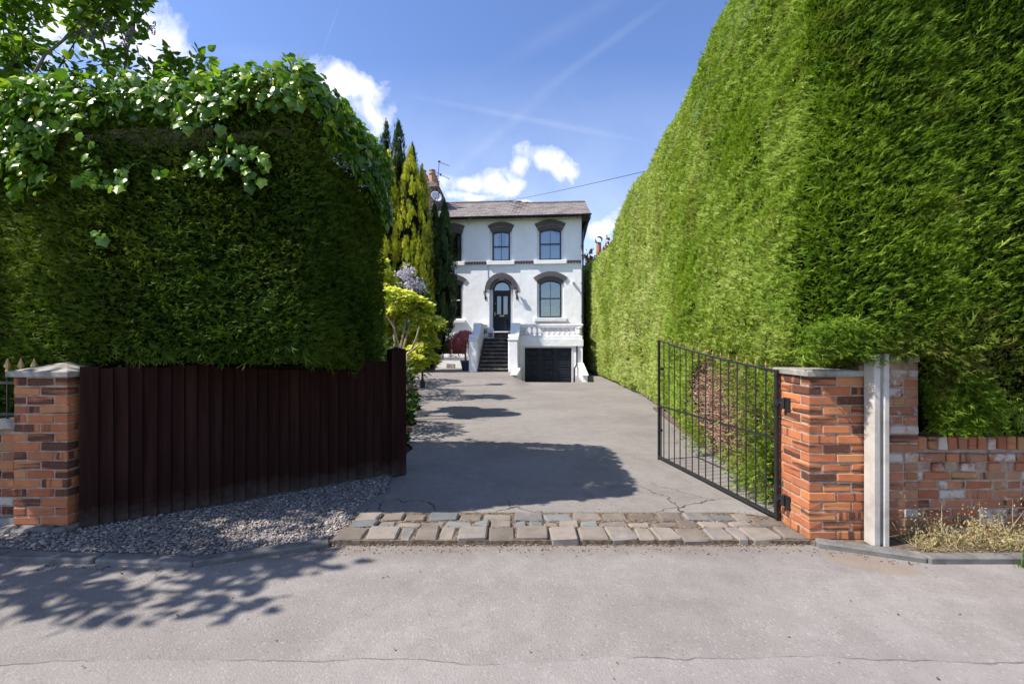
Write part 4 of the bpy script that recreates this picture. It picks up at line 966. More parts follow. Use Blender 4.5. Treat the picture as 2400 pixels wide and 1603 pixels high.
# ------------------------------------------------------------------ small things about the house
def wall_lantern(px, py, label):
    u, z = fac(px, py); t = thing('wall_lantern', label, 'wall lantern', HM @ Vector((u, -.02, z)), 'lanterns beside the front door', -HA)
    def b(mb, name, mat): return mb.build(name, mat, t, HM @ Matrix.Translation((u, 0, z)))
    mb = MB(); mb.bev((0,-.015,-.17), (.085,.03,.20), .01); mb.tube([(0,-.03,-.2),(0,-.14,-.22),(0,-.19,-.12),(0,-.17,-.06)], .012, 6); b(mb, 'bracket', m_iron)
    mb = MB(); mb.lathe((0,-.17,.10), [(.115,0),(.10,.02),(.05,.08),(.018,.10),(.012,.15),(.02,.17),(.004,.20)], 6); b(mb, 'lantern_roof', m_iron)
    mb = MB()
    for i in range(6):
        a = 2*PI*(i+.5)/6; mb.tube([(.05*math.cos(a),-.17+.05*math.sin(a),-.06),(.085*math.cos(a),-.17+.085*math.sin(a),.105)], .006, 4)
    mb.lathe((0,-.17,-.09), [(.02,0),(.055,.02),(.055,.035)], 6); b(mb, 'cage', m_iron)
    mb = MB(); mb.lathe((0,-.17,-.055), [(.042,0),(.072,.155)], 6); b(mb, 'lantern_glass', m_glass)
wall_lantern(1138, 690, 'black wall lantern on the render left of the front door'); wall_lantern(1211.5, 689, 'black wall lantern on the render right of the front door')
def small(mb, name, label, cat, mat, p, Wm=None):
    o = mb.build(name, mat, None, Wm if Wm is not None else Matrix.Translation(p)); tag(o, label, cat); return o
u, z = fac(1342.5, 661); mb = MB(); mb.bev((0,-.06,0), (.09,.12,.09), .01); mb.box((-.005,-.15,-.02), (.07,.09,.06)); mb.box((0,-.05,-.075),(.05,.07,.05))
small(mb, 'security_sensor', 'small white security sensor on the wall right of the lower window', 'sensor', m_trim, None, HM @ Matrix.Translation((u, 0, z)))
u, z = fac(1101, 519); mb = MB(); mb.prism([(-.15,.14),(.15,.14),(.13,0),(0,-.17),(-.13,0)], lambda p, q: (p, -.07, q), lambda p, q: (p, -.001, q)); m_alarm = simple('alarm_cream', [(0.50,0.47,0.42),(0.60,0.57,0.52)], 9, .6, .3)
ab = small(mb, 'alarm_box', 'cream shield shaped alarm box under the eaves', 'alarm box', m_alarm, None, HM @ Matrix.Translation((u, 0, z)))
mb = MB(); mb.prism([(-.10,.10),(.10,.10),(.085,0),(0,-.11),(-.085,0)], lambda p, q: (p, -.078, q), lambda p, q: (p, -.0705, q)); mb.build('front_plate', m_trim, ab, HM @ Matrix.Translation((u, 0, z)))
# wire to the right
wi = MB(); a = HM @ Vector((fu(1178, 3.0), 3.0, zr+.05)); e = at(1475, 408, 14.0); e2 = e+(e-a)*.25
wi.tube([a.lerp(e2, i/10)-Vector((0,0,.35*4*(i/10)*(1-i/10)*.15)) for i in range(11)], .009, 4)
o = wi.build('telephone_wire', m_frame, None); tag(o, 'thin black overhead wire running from the roof ridge towards the right hedge', 'wire')
# pots and boxes on the landing
def pot(name, label, p, r, h, mat, cat='plant pot'):
    t = thing(name, label, cat, p); mb = MB(); mb.lathe((0,0,0), [(r*.7,0),(r,h*.85),(r*1.1,h*.86),(r*1.1,h),(r*.92,h),(r*.9,h*.9)], 14); mb.build('pot', mat, t, Matrix.Translation(p)); return t
def tuft(name, parent, p, n, rad, hh, mat, w=.05, tint=(0.2, 0.9)):
    d = rng.normal(size=(n, 3)); d[:, 2] = np.abs(d[:, 2])+.2; d = nrm(d); P = np.array(p)+d*np.array([rad, rad, hh])*rng.uniform(.2, 1, (n, 1))
    tv = np.array([[-.35,0,0],[.35,0,0],[.3,.6,.1],[0,1,.0],[-.3,.6,.1]]); tf = np.array([[0,1,2],[0,2,4],[4,2,3]])
    V, Fc, T = scatter(tv, tf, P, d+rng.normal(size=(n, 3))*.5, rng.normal(size=(n, 3)), w*rng.uniform(.6, 1.3, n), rng.uniform(*tint, n)); me = arr_mesh(name, V, Fc, T); return link(name, me, mat, parent, None, 'stuff')
m_leaf = leaf_mat('garden_leaf', [(0.02,0.045,0.012),(0.045,0.09,0.02),(0.09,0.15,0.035)], .25, .5, .3)
def hp(px, py, v): u, z = fac(px, py, v); return HM @ Vector((u, v, z))
p = hp(1137, 795, -.95); p.z = zL-.0
t = pot('flower_pot', 'white pot holding a dark leafy plant at the head of the stairs', p, .10, .20, m_trim); tuft('foliage', t, p+Vector((0,0,.2)), 90, .12, .26, m_leaf)
p = hp(1150, 793, -.80); p.z = zL; t = thing('lantern_box', 'white open lattice lantern box on the landing beside the door', 'lantern', p)
mb = MB()
for sx in (-1, 1):
    for sy in (-1, 1): mb.bx(sx*.14-.015, sx*.14+.015, sy*.14-.015, sy*.14+.015, 0, .40)
mb.bx(-.16,.16,-.16,.16,0,.03); mb.bx(-.16,.16,-.16,.16,.40,.43); mb.prism([(-.16,.43),(.16,.43),(.05,.52),(-.05,.52)], lambda a, b: (a,-.12,b), lambda a, b: (a,.12,b)); mb.build('lantern_frame', m_trim, t, Matrix.Translation(p))
mb = MB()
for i in range(4): mb.bx(-.12+.06*i+.02, -.12+.06*i+.03, -.145, -.135, .031, .399); mb.bx(-.12,.12,-.152,-.146,.06+.09*i,.07+.09*i)
mb.build('lattice', m_trim, t, Matrix.Translation(p))
for px, lab in ((1160.5, 'terracotta pot left of the tiled doorstep'), (1196, 'terracotta pot with a small green plant right of the doorstep')):
    p = hp(px, 795, -.50); p.z = zL; t = pot('flower_pot', lab, p, .12, .27, m_terra)
    if px > 1180: tuft('foliage', t, p+Vector((0,0,.25)), 60, .10, .28, m_leaf)
# ------------------------------------------------------------------ brick gate piers and walls
BV = {}
def bricks(dims, n=6, b=.006, jit=.003):
    k = tuple(round(d, 3) for d in dims)
    if k not in BV: BV[k] = [MB().bev((0, 0, 0), dims, b, jit).mesh('brick') for _ in range(n)]
    return BV[k]
def put_brick(parent, c, dims, mat, rz=0.0, jx=.0022):
    me = random.choice(bricks(dims))
    if len(me.materials) == 0: me.materials.append(mat)
    elif me.materials[0] is not mat:
        me = bpy.data.meshes.get(me.name+mat.name) or me.copy(); me.name = 'brick_'+mat.name; me.materials.clear(); me.materials.append(mat)
    return link('brick', me, None, parent, Matrix.Translation((c[0]+random.uniform(-jx, jx), c[1]+random.uniform(-jx, jx), c[2]+random.uniform(-.0015, .0015))) @ Matrix.Rotation(rz+random.uniform(-.006, .006), 4, 'Z') @ Matrix.Rotation(random.uniform(-.008, .008), 4, 'Y'))
def pier(name, label, x0, y0, w, z0, courses, mat, capover, pyramid, drop=None):
    t = thing(name, label, 'gate pier', (x0+w/2, y0+w/2, z0)); e = .006
    mb = MB(); mb.bx(x0+e, x0+w-e, y0+e, y0+w-e, z0, z0+courses*.0752+.004); mb.build('mortar_core', m_mortar, t)
    L = (w-.01)/2; H = .1025; M_ = w-2*H-.02
    for i in range(courses):
        z = z0+.0376+i*.0752; hz = .0645
        if i % 2 == 0:
            for y in (y0+H/2, y0+w-H/2):
                for x in (x0+L/2, x0+w-L/2): put_brick(t, (x, y, z), (L, H, hz), mat)
            for x in (x0+H/2, x0+w-H/2): put_brick(t, (x, y0+w/2, z), (M_, H, hz), mat, PI/2)
        else:
            for x in (x0+H/2, x0+w-H/2):
                for y in (y0+L/2, y0+w-L/2): put_brick(t, (x, y, z), (L, H, hz), mat, PI/2)
            for y in (y0+H/2, y0+w-H/2): put_brick(t, (x0+w/2, y, z), (M_, H, hz), mat)
    zt = z0+courses*.0752+.005; o = capover
    cp = MB(); A = [(x0-o,y0-o),(x0+w+o,y0-o),(x0+w+o,y0+w+o),(x0-o,y0+w+o)]; h = .036
    vs = [(x, y, zt) for x, y in A]+[(x, y, zt+h) for x, y in A]
    s_ = .008
    vs += [(x0-o+s_,y0-o+s_,zt+h+s_),(x0+w+o-s_,y0-o+s_,zt+h+s_),(x0+w+o-s_,y0+w+o-s_,zt+h+s_),(x0-o+s_,y0+w+o-s_,zt+h+s_)]
    vs.append((x0+w/2, y0+w/2, zt+h+pyramid))
    fs = [(3,2,1,0)]+[(i, (i+1) % 4, 4+(i+1) % 4, 4+i) for i in range(4)]+[(4+i, 4+(i+1) % 4, 8+(i+1) % 4, 8+i) for i in range(4)]+[(8+i, 8+(i+1) % 4, 12) for i in range(4)]
    cp.add(vs, fs); cp.build('capstone', m_cap, t)
    return t
PRX, PRY = 2.32, 3.56
pr = pier('brick_pier', 'sunlit orange brick gate pier behind the black iron gate, under the tall hedge', PRX, PRY, .44, 0.0, 17, m_brick, .022, .02)
PLX, PLY = -4.055, 3.70
pl_ = pier('brick_pier', 'shaded mottled brick gate pier with pyramid cap left of the dark board fence', PLX, PLY, .44, 0.06, 16, m_brick, .03, .075)
for i in range(4):
    mb = MB(); mb.bev((0,0,0), (.15 if i else .12, .16, .11), .02, .012); mb.build('footing_stone', m_kerb, pl_, Matrix.Translation((PLX-.02+.145*i, PLY-.0+random.uniform(-.015,.015), .005)) @ Matrix.Rotation(random.uniform(-.1,.1), 4, 'Z'))

# low wall with railings at the far left
lw = thing('low_brick_wall', 'low brick wall with pale stone coping and black spear railings at the left edge', 'wall', (-5.2, 3.9, 0))
LWX0, LWX1, LWY = -6.6, PLX-.004, 3.82
mb = MB(); mb.bx(LWX0, LWX1, LWY+.006, LWY+.21, -.05, .815); mb.build('mortar_core', m_mortar, lw)
for i in range(10):
    z = .10+.0376+i*.0752
    if z > .80: break
    x = LWX1-.005-(.11 if i % 2 else 0)
    if i % 2: put_brick(lw, (LWX1-.055, LWY+.051, z), (.1025, .1025, .0645), m_oldbrick)
    while x > LWX0: put_brick(lw, (x-.1125, LWY+.051, z), (.215, .1025, .0645), m_brick if random.random() < .6 else m_oldbrick); x -= .225
mb = MB(); mb.bx(LWX0, LWX1, LWY-.05, LWY+.02, -.05, .088); mb.build('plinth', m_cap, lw)
x = LWX1-.002
while x > LWX0: mb = MB(); mb.bev((x-.30, LWY+.10, .855), (.592, .28, .07), .01, .002); mb.build('coping_stone', m_cap, lw); x -= .6
for z in (.93, 1.20): mb = MB(); mb.bx(LWX0, LWX1, LWY+.092, LWY+.108, z-.012, z+.012); mb.build('rail', m_iron, lw)
x = LWX1-.055
bar = MB().tube([(0,0,.892),(0,0,1.30)], .008, 6).mesh('bar'); bar.materials.append(m_iron)
sp = MB().lathe((0,0,1.285), [(.012,0),(.017,.015),(.010,.03),(.024,.055),(.020,.07),(.003,.125)], 6).mesh('spearhead'); sp.materials.append(m_gold)
while x > LWX0: b_ = link('bar', bar, None, lw, Matrix.Translation((x, LWY+.1, 0))); link('spearhead', sp, None, b_, Matrix.Translation((x, LWY+.1, 0))); x -= .115

# reclaimed brick wall on the right: a tall end and a low run with brick-on-edge top
rw = thing('reclaimed_brick_wall', 'low weathered brick wall with white stained bricks right of the concrete post', 'wall', (3.7, 3.8, 0))
WY = 3.66; WPX0, WPX1 = 2.79, 3.272
mb = MB(); mb.bx(WPX0+.004, WPX1-.004, WY+.006, WY+.30, -.05, 1.385); mb.bx(WPX1-.004, 6.6, WY+.028, WY+.21, -.05, .775); mb.build('mortar_core', m_mortar, rw)
rb_ = random.Random(21)
for i in range(19):
    z = -.02+.0376+i*.0752
    if z > 1.36: break
    x = WPX0
    seq = rb_.choice([[.215,.215],[.1025,.215,.1025],[.1025,.1025,.215],[.215,.1025,.1025]]); sc = (WPX1-WPX0-.008-.01*(len(seq)-1))/sum(seq); x += .004
    for L in seq: put_brick(rw, (x+L*sc/2, WY+.05, z), (round(L*sc, 3), .10, .0645), m_oldbrick, 0, .004); x += L*sc+.01
for i in range(10):
    z = -.02+.0376+i*.0752
    if z > .665: break
    yoff = .022
    if i == 8: yoff = .0
    x = WPX1+.006
    if i == 7:                                            # dentils: every other header stands back
        k = 0
        while x < 6.5: put_brick(rw, (x+.051, WY+.05+(.004 if k % 2 else .045), z), (.1025, .10, .0645), m_oldbrick, 0, .004); x += .1125; k += 1
        continue
    x -= rb_.choice([0, .05, .11, .17]) if i else 0
    first = True
    while x < 6.5:
        L = .1025 if rb_.random() < .22 else .215
        xa = max(x, WPX1+.006); Lr = x+L-xa
        if Lr > .04: put_brick(rw, (xa+Lr/2, WY+.05+yoff, z), (round(Lr, 2), .10, .0645), m_oldbrick, 0, .004)
        x += L+.01
x = WPX1+.006
while x < 6.5:
    d_ = .066+rb_.uniform(-.004, .006); put_brick(rw, (x+d_/2, WY+.105+.005, .679+.055+rb_.uniform(-.003, .003)), (round(d_, 3), .205, .105), m_oldbrick, 0, .003); x += d_+.012
mb = MB(); mb.bev(((WPX0+WPX1)/2-.02, WY+.12, 1.415), (WPX1-WPX0-.04, .36, .05), .008); mb.build('coping_stone', m_cap, rw)

# slotted concrete post
cpx, cpy = 2.738, 3.44
outl = [(0,.10),(0,.004),(.004,0),(.042,0),(.046,.004),(.050,.026),(.074,.026),(.078,.004),(.082,0),(.112,0),(.116,.004),(.116,.10)]
mb = MB(); mb.prism([(cpx+x, cpy+y) for x, y in outl], lambda x, y: (x, y, -.12), lambda x, y: (x, y, 1.46))
cp = mb.build('concrete_post', m_conc, None); tag(cp, 'pale slotted concrete post between the orange brick pier and the weathered wall', 'post')

# ------------------------------------------------------------------ board fence on the left
F0, F1 = Vector((-3.545, 3.745, 0)), Vector((-1.40, 5.30, 0)); FD = (F1-F0).normalized(); FN = Vector((FD.y, -FD.x, 0)); FL = (F1-F0).length
ft = thing('board_fence', 'dark brown close boarded fence angled between the left pier and the driveway', 'fence', (F0+F1)/2)
ang = math.atan2(FD.y, FD.x); nb_ = 27; ex = (FL-.045)/nb_; rf_ = random.Random(8)
for i in range(nb_):
    w_ = ex+.026; h0 = .03+rf_.uniform(-.012, .006); h1 = 1.335+rf_.uniform(-.012, .012); mb = MB()
    # feather edge: thin at one edge, thick at the other
    o = [(-w_/2, -.004),(w_/2, -.009),(w_/2, .009),(-w_/2, .004)]
    mb.prism(o, lambda x, y: (x, y, h0), lambda x, y: (x, y, h1))
    c = F0+FD*(ex*(i+.5))
    mb.build('board', m_fence, ft, Matrix.Translation((c.x, c.y, 0)) @ Matrix.Rotation(ang-.20+rf_.uniform(-.012, .012), 4, 'Z') @ Matrix.Rotation(rf_.uniform(-.006, .006), 4, 'Y'))
for z in (.3, .75, 1.15):
    c = (F0+F1)/2-FN*.045; mb = MB(); mb.bev((0,0,0), (FL, .05, .085), .006); mb.build('rail', m_fence, ft, Matrix.Translation((c.x, c.y, z)) @ Matrix.Rotation(ang, 4, 'Z'))
c = F1+FD*.05+FN*.02; mb = MB(); mb.bev((0,0,.735), (.175,.175,1.45), .010); mb.add([(-.085,-.085,1.461),(.085,-.085,1.461),(.085,.085,1.461),(-.085,.085,1.461),(0,0,1.49)], [(0,1,4),(1,2,4),(2,3,4),(3,0,4)])
po = mb.build('fence_post', m_fence, ft, Matrix.Translation((c.x, c.y, 0)) @ Matrix.Rotation(ang, 4, 'Z'))
for z in (1.22, .4): mb = MB(); mb.bx(.0885,.096,-.03,.03,z-.05,z+.05); mb.tube([(.105,0,z-.05),(.105,0,z+.05)], .012, 6); mb.build('hinge_strap', m_iron, po, Matrix.Translation((c.x, c.y, 0)) @ Matrix.Rotation(ang, 4, 'Z'))

# ------------------------------------------------------------------ wrought iron gate on the right, standing open
G0, G1 = Vector((2.285, 3.93, 0)), Vector((1.93, 5.98, 0)); GDv = (G1-G0).normalized(); GL = (G1-G0).length
gt = thing('iron_gate', 'open black wrought iron gate with thin vertical bars hung on the orange brick pier', 'gate', (G0+G1)/2)
gang = math.atan2(GDv.y, GDv.x); GMx = Matrix.Translation(G0) @ Matrix.Rotation(gang, 4, 'Z')
def gtop(t): return 1.30+.16*t+.11*t*t
fr = MB(); fr.bx(-.015, .015, -.014, .014, .03, gtop(0)+.01); fr.build('stile', m_iron, gt, GMx)
fr = MB(); fr.bx(GL-.013, GL+.013, -.013, .013, .005, gtop(1)); fr.build('stile', m_iron, gt, GMx)
fr = MB(); fr.bx(.0185, GL-.0165, -.012, .012, .035, .062); fr.build('bottom_rail', m_iron, gt, GMx)
fr = MB(); fr.bx(.0185, GL-.0165, -.014, .014, .706, .722); fr.build('middle_rail', m_iron, gt, GMx)
fr = MB(); fr.tube([(GL*i/16, 0, gtop(i/16)) for i in range(17)], .011, 6); fr.build('top_rail', m_iron, gt, GMx)
fin = MB().lathe((0,0,0), [(.006,0),(.016,.012),(.009,.022),(.021,.045),(.018,.06),(.002,.115)], 6).mesh('finial'); fin.materials.append(m_rust)
for i in range(15):
    t_ = (i+1)/16; x = GL*t_; mb = MB(); mb.tube([(x,0,.05),(x,0,gtop(t_)+.02)], .0062, 6); b_ = mb.build('bar', m_iron, gt, GMx); link('finial', fin, None, b_, GMx @ Matrix.Translation((x, 0, gtop(t_)+.012)) @ Matrix.Scale(.5, 4))
mb = MB(); mb.tube([(GL-.035,-.012,.02),(GL-.035,-.012,.70)], .008, 6); mb.box((GL-.035,-.012,.40),(.03,.03,.03)); mb.build('drop_bolt', m_iron, gt, GMx)
mb = MB(); mb.tube([(GL-.01,0,1.21),(GL-.08,0,1.20)], .009, 6); mb.box((GL-.075,0,1.20),(.02,.04,.03)); mb.build('latch', m_iron, gt, GMx)
for z in (1.03, .21):
    mb = MB(); a = GMx @ Vector((0,0,z)); b_ = Vector((PRX-.002, 3.86, z)); mb.tube([a, a.lerp(b_, .55), b_], .011, 6); mb.bx(PRX-.018, PRX-.002, 3.79, 3.87, z-.05, z+.05); mb.tube([(PRX-.03, 3.85, z-.04), (PRX-.03, 3.85, z+.045)], .018, 8); mb.tube([a+Vector((0,0,-.03)), a+Vector((0,0,.03))], .024, 8); mb.build('hinge', m_iron, gt)

# ------------------------------------------------------------------ foliage materials
m_hedge = leaf_mat('cypress_leaf', [(0.025,0.058,0.006),(0.085,0.155,0.012),(0.175,0.260,0.024),(0.275,0.345,0.062),(0.38,0.41,0.15)], .30, .6, .12, brown=.75)
m_hedge_dark = leaf_mat('dark_cypress_leaf', [(0.016,0.042,0.005),(0.042,0.085,0.008),(0.095,0.140,0.013),(0.17,0.20,0.028)], .2, .6, .08, brown=.15)
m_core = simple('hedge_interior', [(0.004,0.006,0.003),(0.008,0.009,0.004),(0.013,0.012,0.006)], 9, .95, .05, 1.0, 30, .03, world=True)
m_deadtwig = tint_mat('dead_twig', [(0.16,0.09,0.06),(0.34,0.21,0.15),(0.50,0.35,0.26)], .9, .1)
m_ivy = leaf_mat('ivy_leaf', [(0.030,0.085,0.008),(0.075,0.165,0.012),(0.15,0.26,0.018),(0.34,0.42,0.03)], .32, .30, .20)
m_ivy1 = leaf_mat('ivy_leaf_single', [(0.030,0.085,0.008),(0.075,0.165,0.012),(0.15,0.26,0.018),(0.34,0.42,0.03)], .24, .30, .55, rnd=True)
m_lilac = leaf_mat('lilac_leaf', [(0.05,0.11,0.015),(0.11,0.19,0.02),(0.24,0.34,0.03)], .4, .42, .4)
m_lilac1 = leaf_mat('lilac_leaf_single', [(0.05,0.11,0.015),(0.11,0.19,0.02),(0.24,0.34,0.03)], .4, .42, .4, rnd=True)
m_gold_l = leaf_mat('golden_conifer_leaf', [(0.018,0.045,0.008),(0.09,0.125,0.012),(0.33,0.34,0.02),(0.60,0.56,0.06)], .2, .55, .2)
m_dkcon = leaf_mat('dark_conifer_leaf', [(0.012,0.030,0.010),(0.024,0.052,0.014),(0.05,0.088,0.022),(0.10,0.13,0.03)], .15, .55, .25)
m_pieris = leaf_mat('golden_shrub_leaf', [(0.08,0.15,0.018),(0.28,0.36,0.03),(0.60,0.60,0.08),(0.85,0.80,0.32)], .3, .4, .35)
m_red = leaf_mat('red_maple_leaf', [(0.18,0.034,0.036),(0.42,0.11,0.105),(0.62,0.30,0.27)], .25, .5, .3, tcol=(1.6,.7,.6))
m_copper = leaf_mat('copper_leaf', [(0.16,0.07,0.02),(0.36,0.19,0.05),(0.50,0.34,0.09)], .3, .5, .25, tcol=(1.5,1.0,.5))
m_blossom = leaf_mat('pale_blossom', [(0.45,0.38,0.45),(0.66,0.60,0.66),(0.78,0.75,0.76)], .2, .7, .2, tcol=(1,.95,1))
m_lilacfl = leaf_mat('faded_lilac', [(0.14,0.10,0.14),(0.26,0.20,0.25),(0.36,0.28,0.30)], .2, .7, .2, tcol=(1,.9,1))
m_straw = leaf_mat('dry_straw', [(0.16,0.11,0.055),(0.32,0.24,0.12),(0.46,0.38,0.22),(0.24,0.25,0.09)], .25, .7, .2, tcol=(1.1,1,.7))

SPV = np.array([[-.07,0,0],[.07,0,0],[0,1.0,.06], [-.05,.12,0],[-.02,.28,0],[-.32,.50,-.08], [.02,.22,0],[.05,.38,0],[.30,.60,-.08],[-.03,.40,.02],[-.0,.55,.02],[-.28,.86,.03]])
SPF = np.array([[0,1,2],[3,4,5],[6,7,8],[9,10,11]])
def spray_dt(): return np.array([-.1,-.1,.16, -.08,-.05,.10, -.08,-.05,.10,-.06,0,.12])

def resample(pts, step=.07):
    pts = np.array(pts, float); d = np.r_[0, np.cumsum(np.linalg.norm(np.diff(pts, axis=0), axis=1))]; n = int(d[-1]/step)+1
    s = np.linspace(0, d[-1], n); P = np.stack([np.interp(s, d, pts[:, i]) for i in range(pts.shape[1])], -1)
    k = np.array([1,2,3,2,1])/9.0; Q = P.copy()
    for _ in range(2):
        for i in range(P.shape[1]): Q[:, i] = np.convolve(np.pad(Q[:, i], 2, 'edge'), k, 'valid')
    T = nrm(np.gradient(Q[:, :2], axis=0)); N = np.stack([T[:, 1], -T[:, 0]], -1)   # to the right of travel
    return s, Q, T, N
class Hedge:
    """plan line (x, y, bottom, top) walked with the outer side on its right"""
    def __init__(s, pts, bumps=.07, fr=1.1, r=.55, depth=2.0):
        s.s, s.Q, s.T, s.N = resample(pts); s.b, s.fr, s.r, s.depth = bumps, fr, r, depth; s.L = s.s[-1]
    tuck = None
    def at(s, S_, zz, top_in=None):
        f = lambda a: np.stack([np.interp(S_, s.s, a[:, i]) for i in range(a.shape[1])], -1)
        Q, N, T = f(s.Q), nrm(f(s.N)), nrm(f(s.T)); z0, z1 = Q[:, 2], Q[:, 3]; z = z0+(z1-z0)*zz
        t = np.clip((z-(z1-s.r))/s.r, 0, .999); ins = s.r*(1-np.sqrt(1-t*t)); c = np.sqrt(1-t*t)
        tb = np.clip((z0+.35-z)/.35, 0, 1); ins = ins+.10*tb*tb
        P = np.stack([Q[:, 0], Q[:, 1], z], -1)
        ins = ins - s.b*wob(P, s.fr) - s.b*.45*wob(P, s.fr*3.3, 3)
        if s.tuck: ins = ins+s.tuck(P)
        ins = ins + .028*wob(P, 11.0, 6)
        P[:, :2] -= N*ins[:, None]; n3 = np.stack([N[:, 0]*c, N[:, 1]*c, t-.25*tb], -1)
        if top_in is not None:
            P[:, :2] -= N*top_in[:, None]; P[:, 2] = z1+.05*wob(P, 1.7, 2); n3 = np.tile([0., 0, 1], (len(P), 1))
        return P, nrm(n3), np.concatenate([T, np.zeros((len(P), 1))], -1)
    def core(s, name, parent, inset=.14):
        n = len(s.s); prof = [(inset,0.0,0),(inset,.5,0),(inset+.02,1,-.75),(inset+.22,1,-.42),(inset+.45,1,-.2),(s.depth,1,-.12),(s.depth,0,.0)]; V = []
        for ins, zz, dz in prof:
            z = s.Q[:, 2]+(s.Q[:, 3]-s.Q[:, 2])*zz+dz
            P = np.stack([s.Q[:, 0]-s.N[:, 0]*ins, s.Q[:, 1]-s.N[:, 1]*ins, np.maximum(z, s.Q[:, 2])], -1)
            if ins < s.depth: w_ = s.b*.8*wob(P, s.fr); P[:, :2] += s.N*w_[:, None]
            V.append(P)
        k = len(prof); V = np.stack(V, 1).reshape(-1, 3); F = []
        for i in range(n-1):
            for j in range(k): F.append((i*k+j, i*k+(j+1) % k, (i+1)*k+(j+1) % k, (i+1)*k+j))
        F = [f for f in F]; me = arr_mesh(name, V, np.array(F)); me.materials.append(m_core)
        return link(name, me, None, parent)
def rh(n, dens_s, h):
    """draw positions along s with the given density curve"""
    ss = np.linspace(0, h.L, 600); d = np.interp(ss, dens_s[0], dens_s[1]); c = np.cumsum(d); c /= c[-1]
    return np.interp(rng.uniform(0, 1, n), c, ss)
def needle(h, S_, zz, size, top_in=None, up=.35, tintb=None, keep=None, name='foliage', parent=None, mat=None, out=.75, wild=.45, dp=.12):
    P, N, T = h.at(S_, zz, top_in); n = len(P)
    if keep is not None:
        k = keep(P, S_); P, N, T, S_ = P[k], N[k], T[k], S_[k]; size = size[k] if hasattr(size, '__len__') else size; n = len(P)
    tw = wob(P, 2.2, 5)*.5
    F = N*out*.8 + np.array([0, 0, 1])*up + T*(rng.normal(0, wild, (n, 1))+tw[:, None]) + rng.normal(0, .28, (n, 3))
    F = nrm(F); U = N*.8 + np.array([0, 0, .6]) + rng.normal(0, .5, (n, 3))
    d = rng.uniform(0, 1, n)**1.4
    P = P - N*(dp*d)[:, None] - F*(size*.55)[:, None] if hasattr(size, '__len__') else P - N*(dp*d)[:, None] - F*size*.55
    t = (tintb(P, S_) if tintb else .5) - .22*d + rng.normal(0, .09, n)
    return scatter(SPV, SPF, P, F, U, size*rng.uniform(.7, 1.25, n)*np.where(rng.uniform(0, 1, n) < .16, 1.7, 1.0), t, spray_dt())
def merge(name, parts, mat, parent, kind='stuff'):
    V, F, T, o = [], [], [], 0
    for v, f, t in parts: V.append(v); F.append(f+o); T.append(t); o += len(v)
    me = arr_mesh(name, np.concatenate(V), np.concatenate(F), np.concatenate(T)); me.materials.append(mat); return link(name, me, None, parent, None, kind)

# ------------------------------------------------------------------ the tall hedge on the right
# walked from beyond the house towards the road and then along it, outer side on the right
def xl_(y): return float(np.interp(y, [3.8,4.4,5.6,6.8,9,12,26], [2.50,2.47,2.55,2.68,3.04,3.50,4.08]))
pth = [(3.0,27.2,.2,5.9),(3.6,26.8,.2,6.0),(3.98,25.6,.2,6.1)]
for y, z1 in ((24,6.0),(22,5.85),(20,5.75),(18.2,5.65),(17.2,5.8),(16.6,6.3),(15.5,6.65),(14,6.75),(13,6.6),(12.4,6.4),(11.5,6.5),(10,6.3),(8.5,6.05),(7,6.05),(6,6.15),(5,6.1),(4.4,6.1)): pth.append((xl_(y), y, .10 if y > 4.7 else .3, z1))
pth += [(2.47,4.05,1.10,6.1),(2.475,3.85,1.30,6.1),(2.49,3.70,1.345,6.1),(2.56,3.60,1.35,6.1),(2.74,3.54,1.36,6.1),(3.05,3.50,1.40,6.1),(3.22,3.50,1.42,6.1),(3.29,3.505,1.30,6.1),(3.36,3.51,.86,6.1),(3.6,3.515,.81,6.1),(4.2,3.52,.80,6.1),(5.2,3.53,.80,6.1),(6.8,3.5,.80,6.1)]
H1 = Hedge([(x, y, a, b) for x, y, a, b in pth], .06, 1.3, .8, 1.5)
H1.tuck = lambda P: .07*(1-sm(P[:, 2], 1.15, 1.5))*(1-sm(P[:, 1], 5.6, 6.8))*(P[:, 1] > 3.9)-.06*sm(P[:, 2], 1.3, 1.6)*(1-sm(P[:, 1], 5.0, 7))*(1-sm(P[:,2],2.2,3.2))
rh_t = thing('tall_hedge', 'very tall clipped bright green conifer hedge along the right of the driveway', 'hedge', (3.3, 9, 0))
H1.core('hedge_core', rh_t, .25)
sy = lambda S_: np.interp(S_, H1.s, H1.Q[:, 1])
def dead(P):
    q = ((P[:, 1]-5.75)/1.25)**2+((P[:, 2]-.74-.06*(P[:, 1]-5.7))/.60)**2
    return np.clip(1.25-q, 0, 1)*(P[:, 0] < 3.1)*(P[:, 1] > 4.1)
def keep1(P, S_):
    d = dead(P)*(.9+.5*wob(P, 6, 2)); gap = (wob(P, 3.4, 7) > .82)
    notch = (P[:, 1] < 3.9) & (P[:, 0] > 3.14) & (P[:, 0] < 3.42) & (P[:, 2] < 1.54+.08*wob(P, 5)) & (P[:, 2] > 1.22)
    return (rng.uniform(0, 1, len(P)) > np.clip(d*2.2, 0, .97)) & ~(gap & (rng.uniform(0, 1, len(P)) < .6)) & ~(notch & (rng.uniform(0, 1, len(P)) < .9))
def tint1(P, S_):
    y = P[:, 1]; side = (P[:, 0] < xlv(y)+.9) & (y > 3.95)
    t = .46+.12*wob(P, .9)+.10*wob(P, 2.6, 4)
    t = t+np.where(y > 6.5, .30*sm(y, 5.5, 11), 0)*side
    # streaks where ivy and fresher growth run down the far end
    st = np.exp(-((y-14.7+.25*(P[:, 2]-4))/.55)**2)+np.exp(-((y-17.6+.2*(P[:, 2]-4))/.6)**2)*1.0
    return t-.22*np.clip(st, 0, 1)*(P[:, 2] > 2.4)*(y > 12)
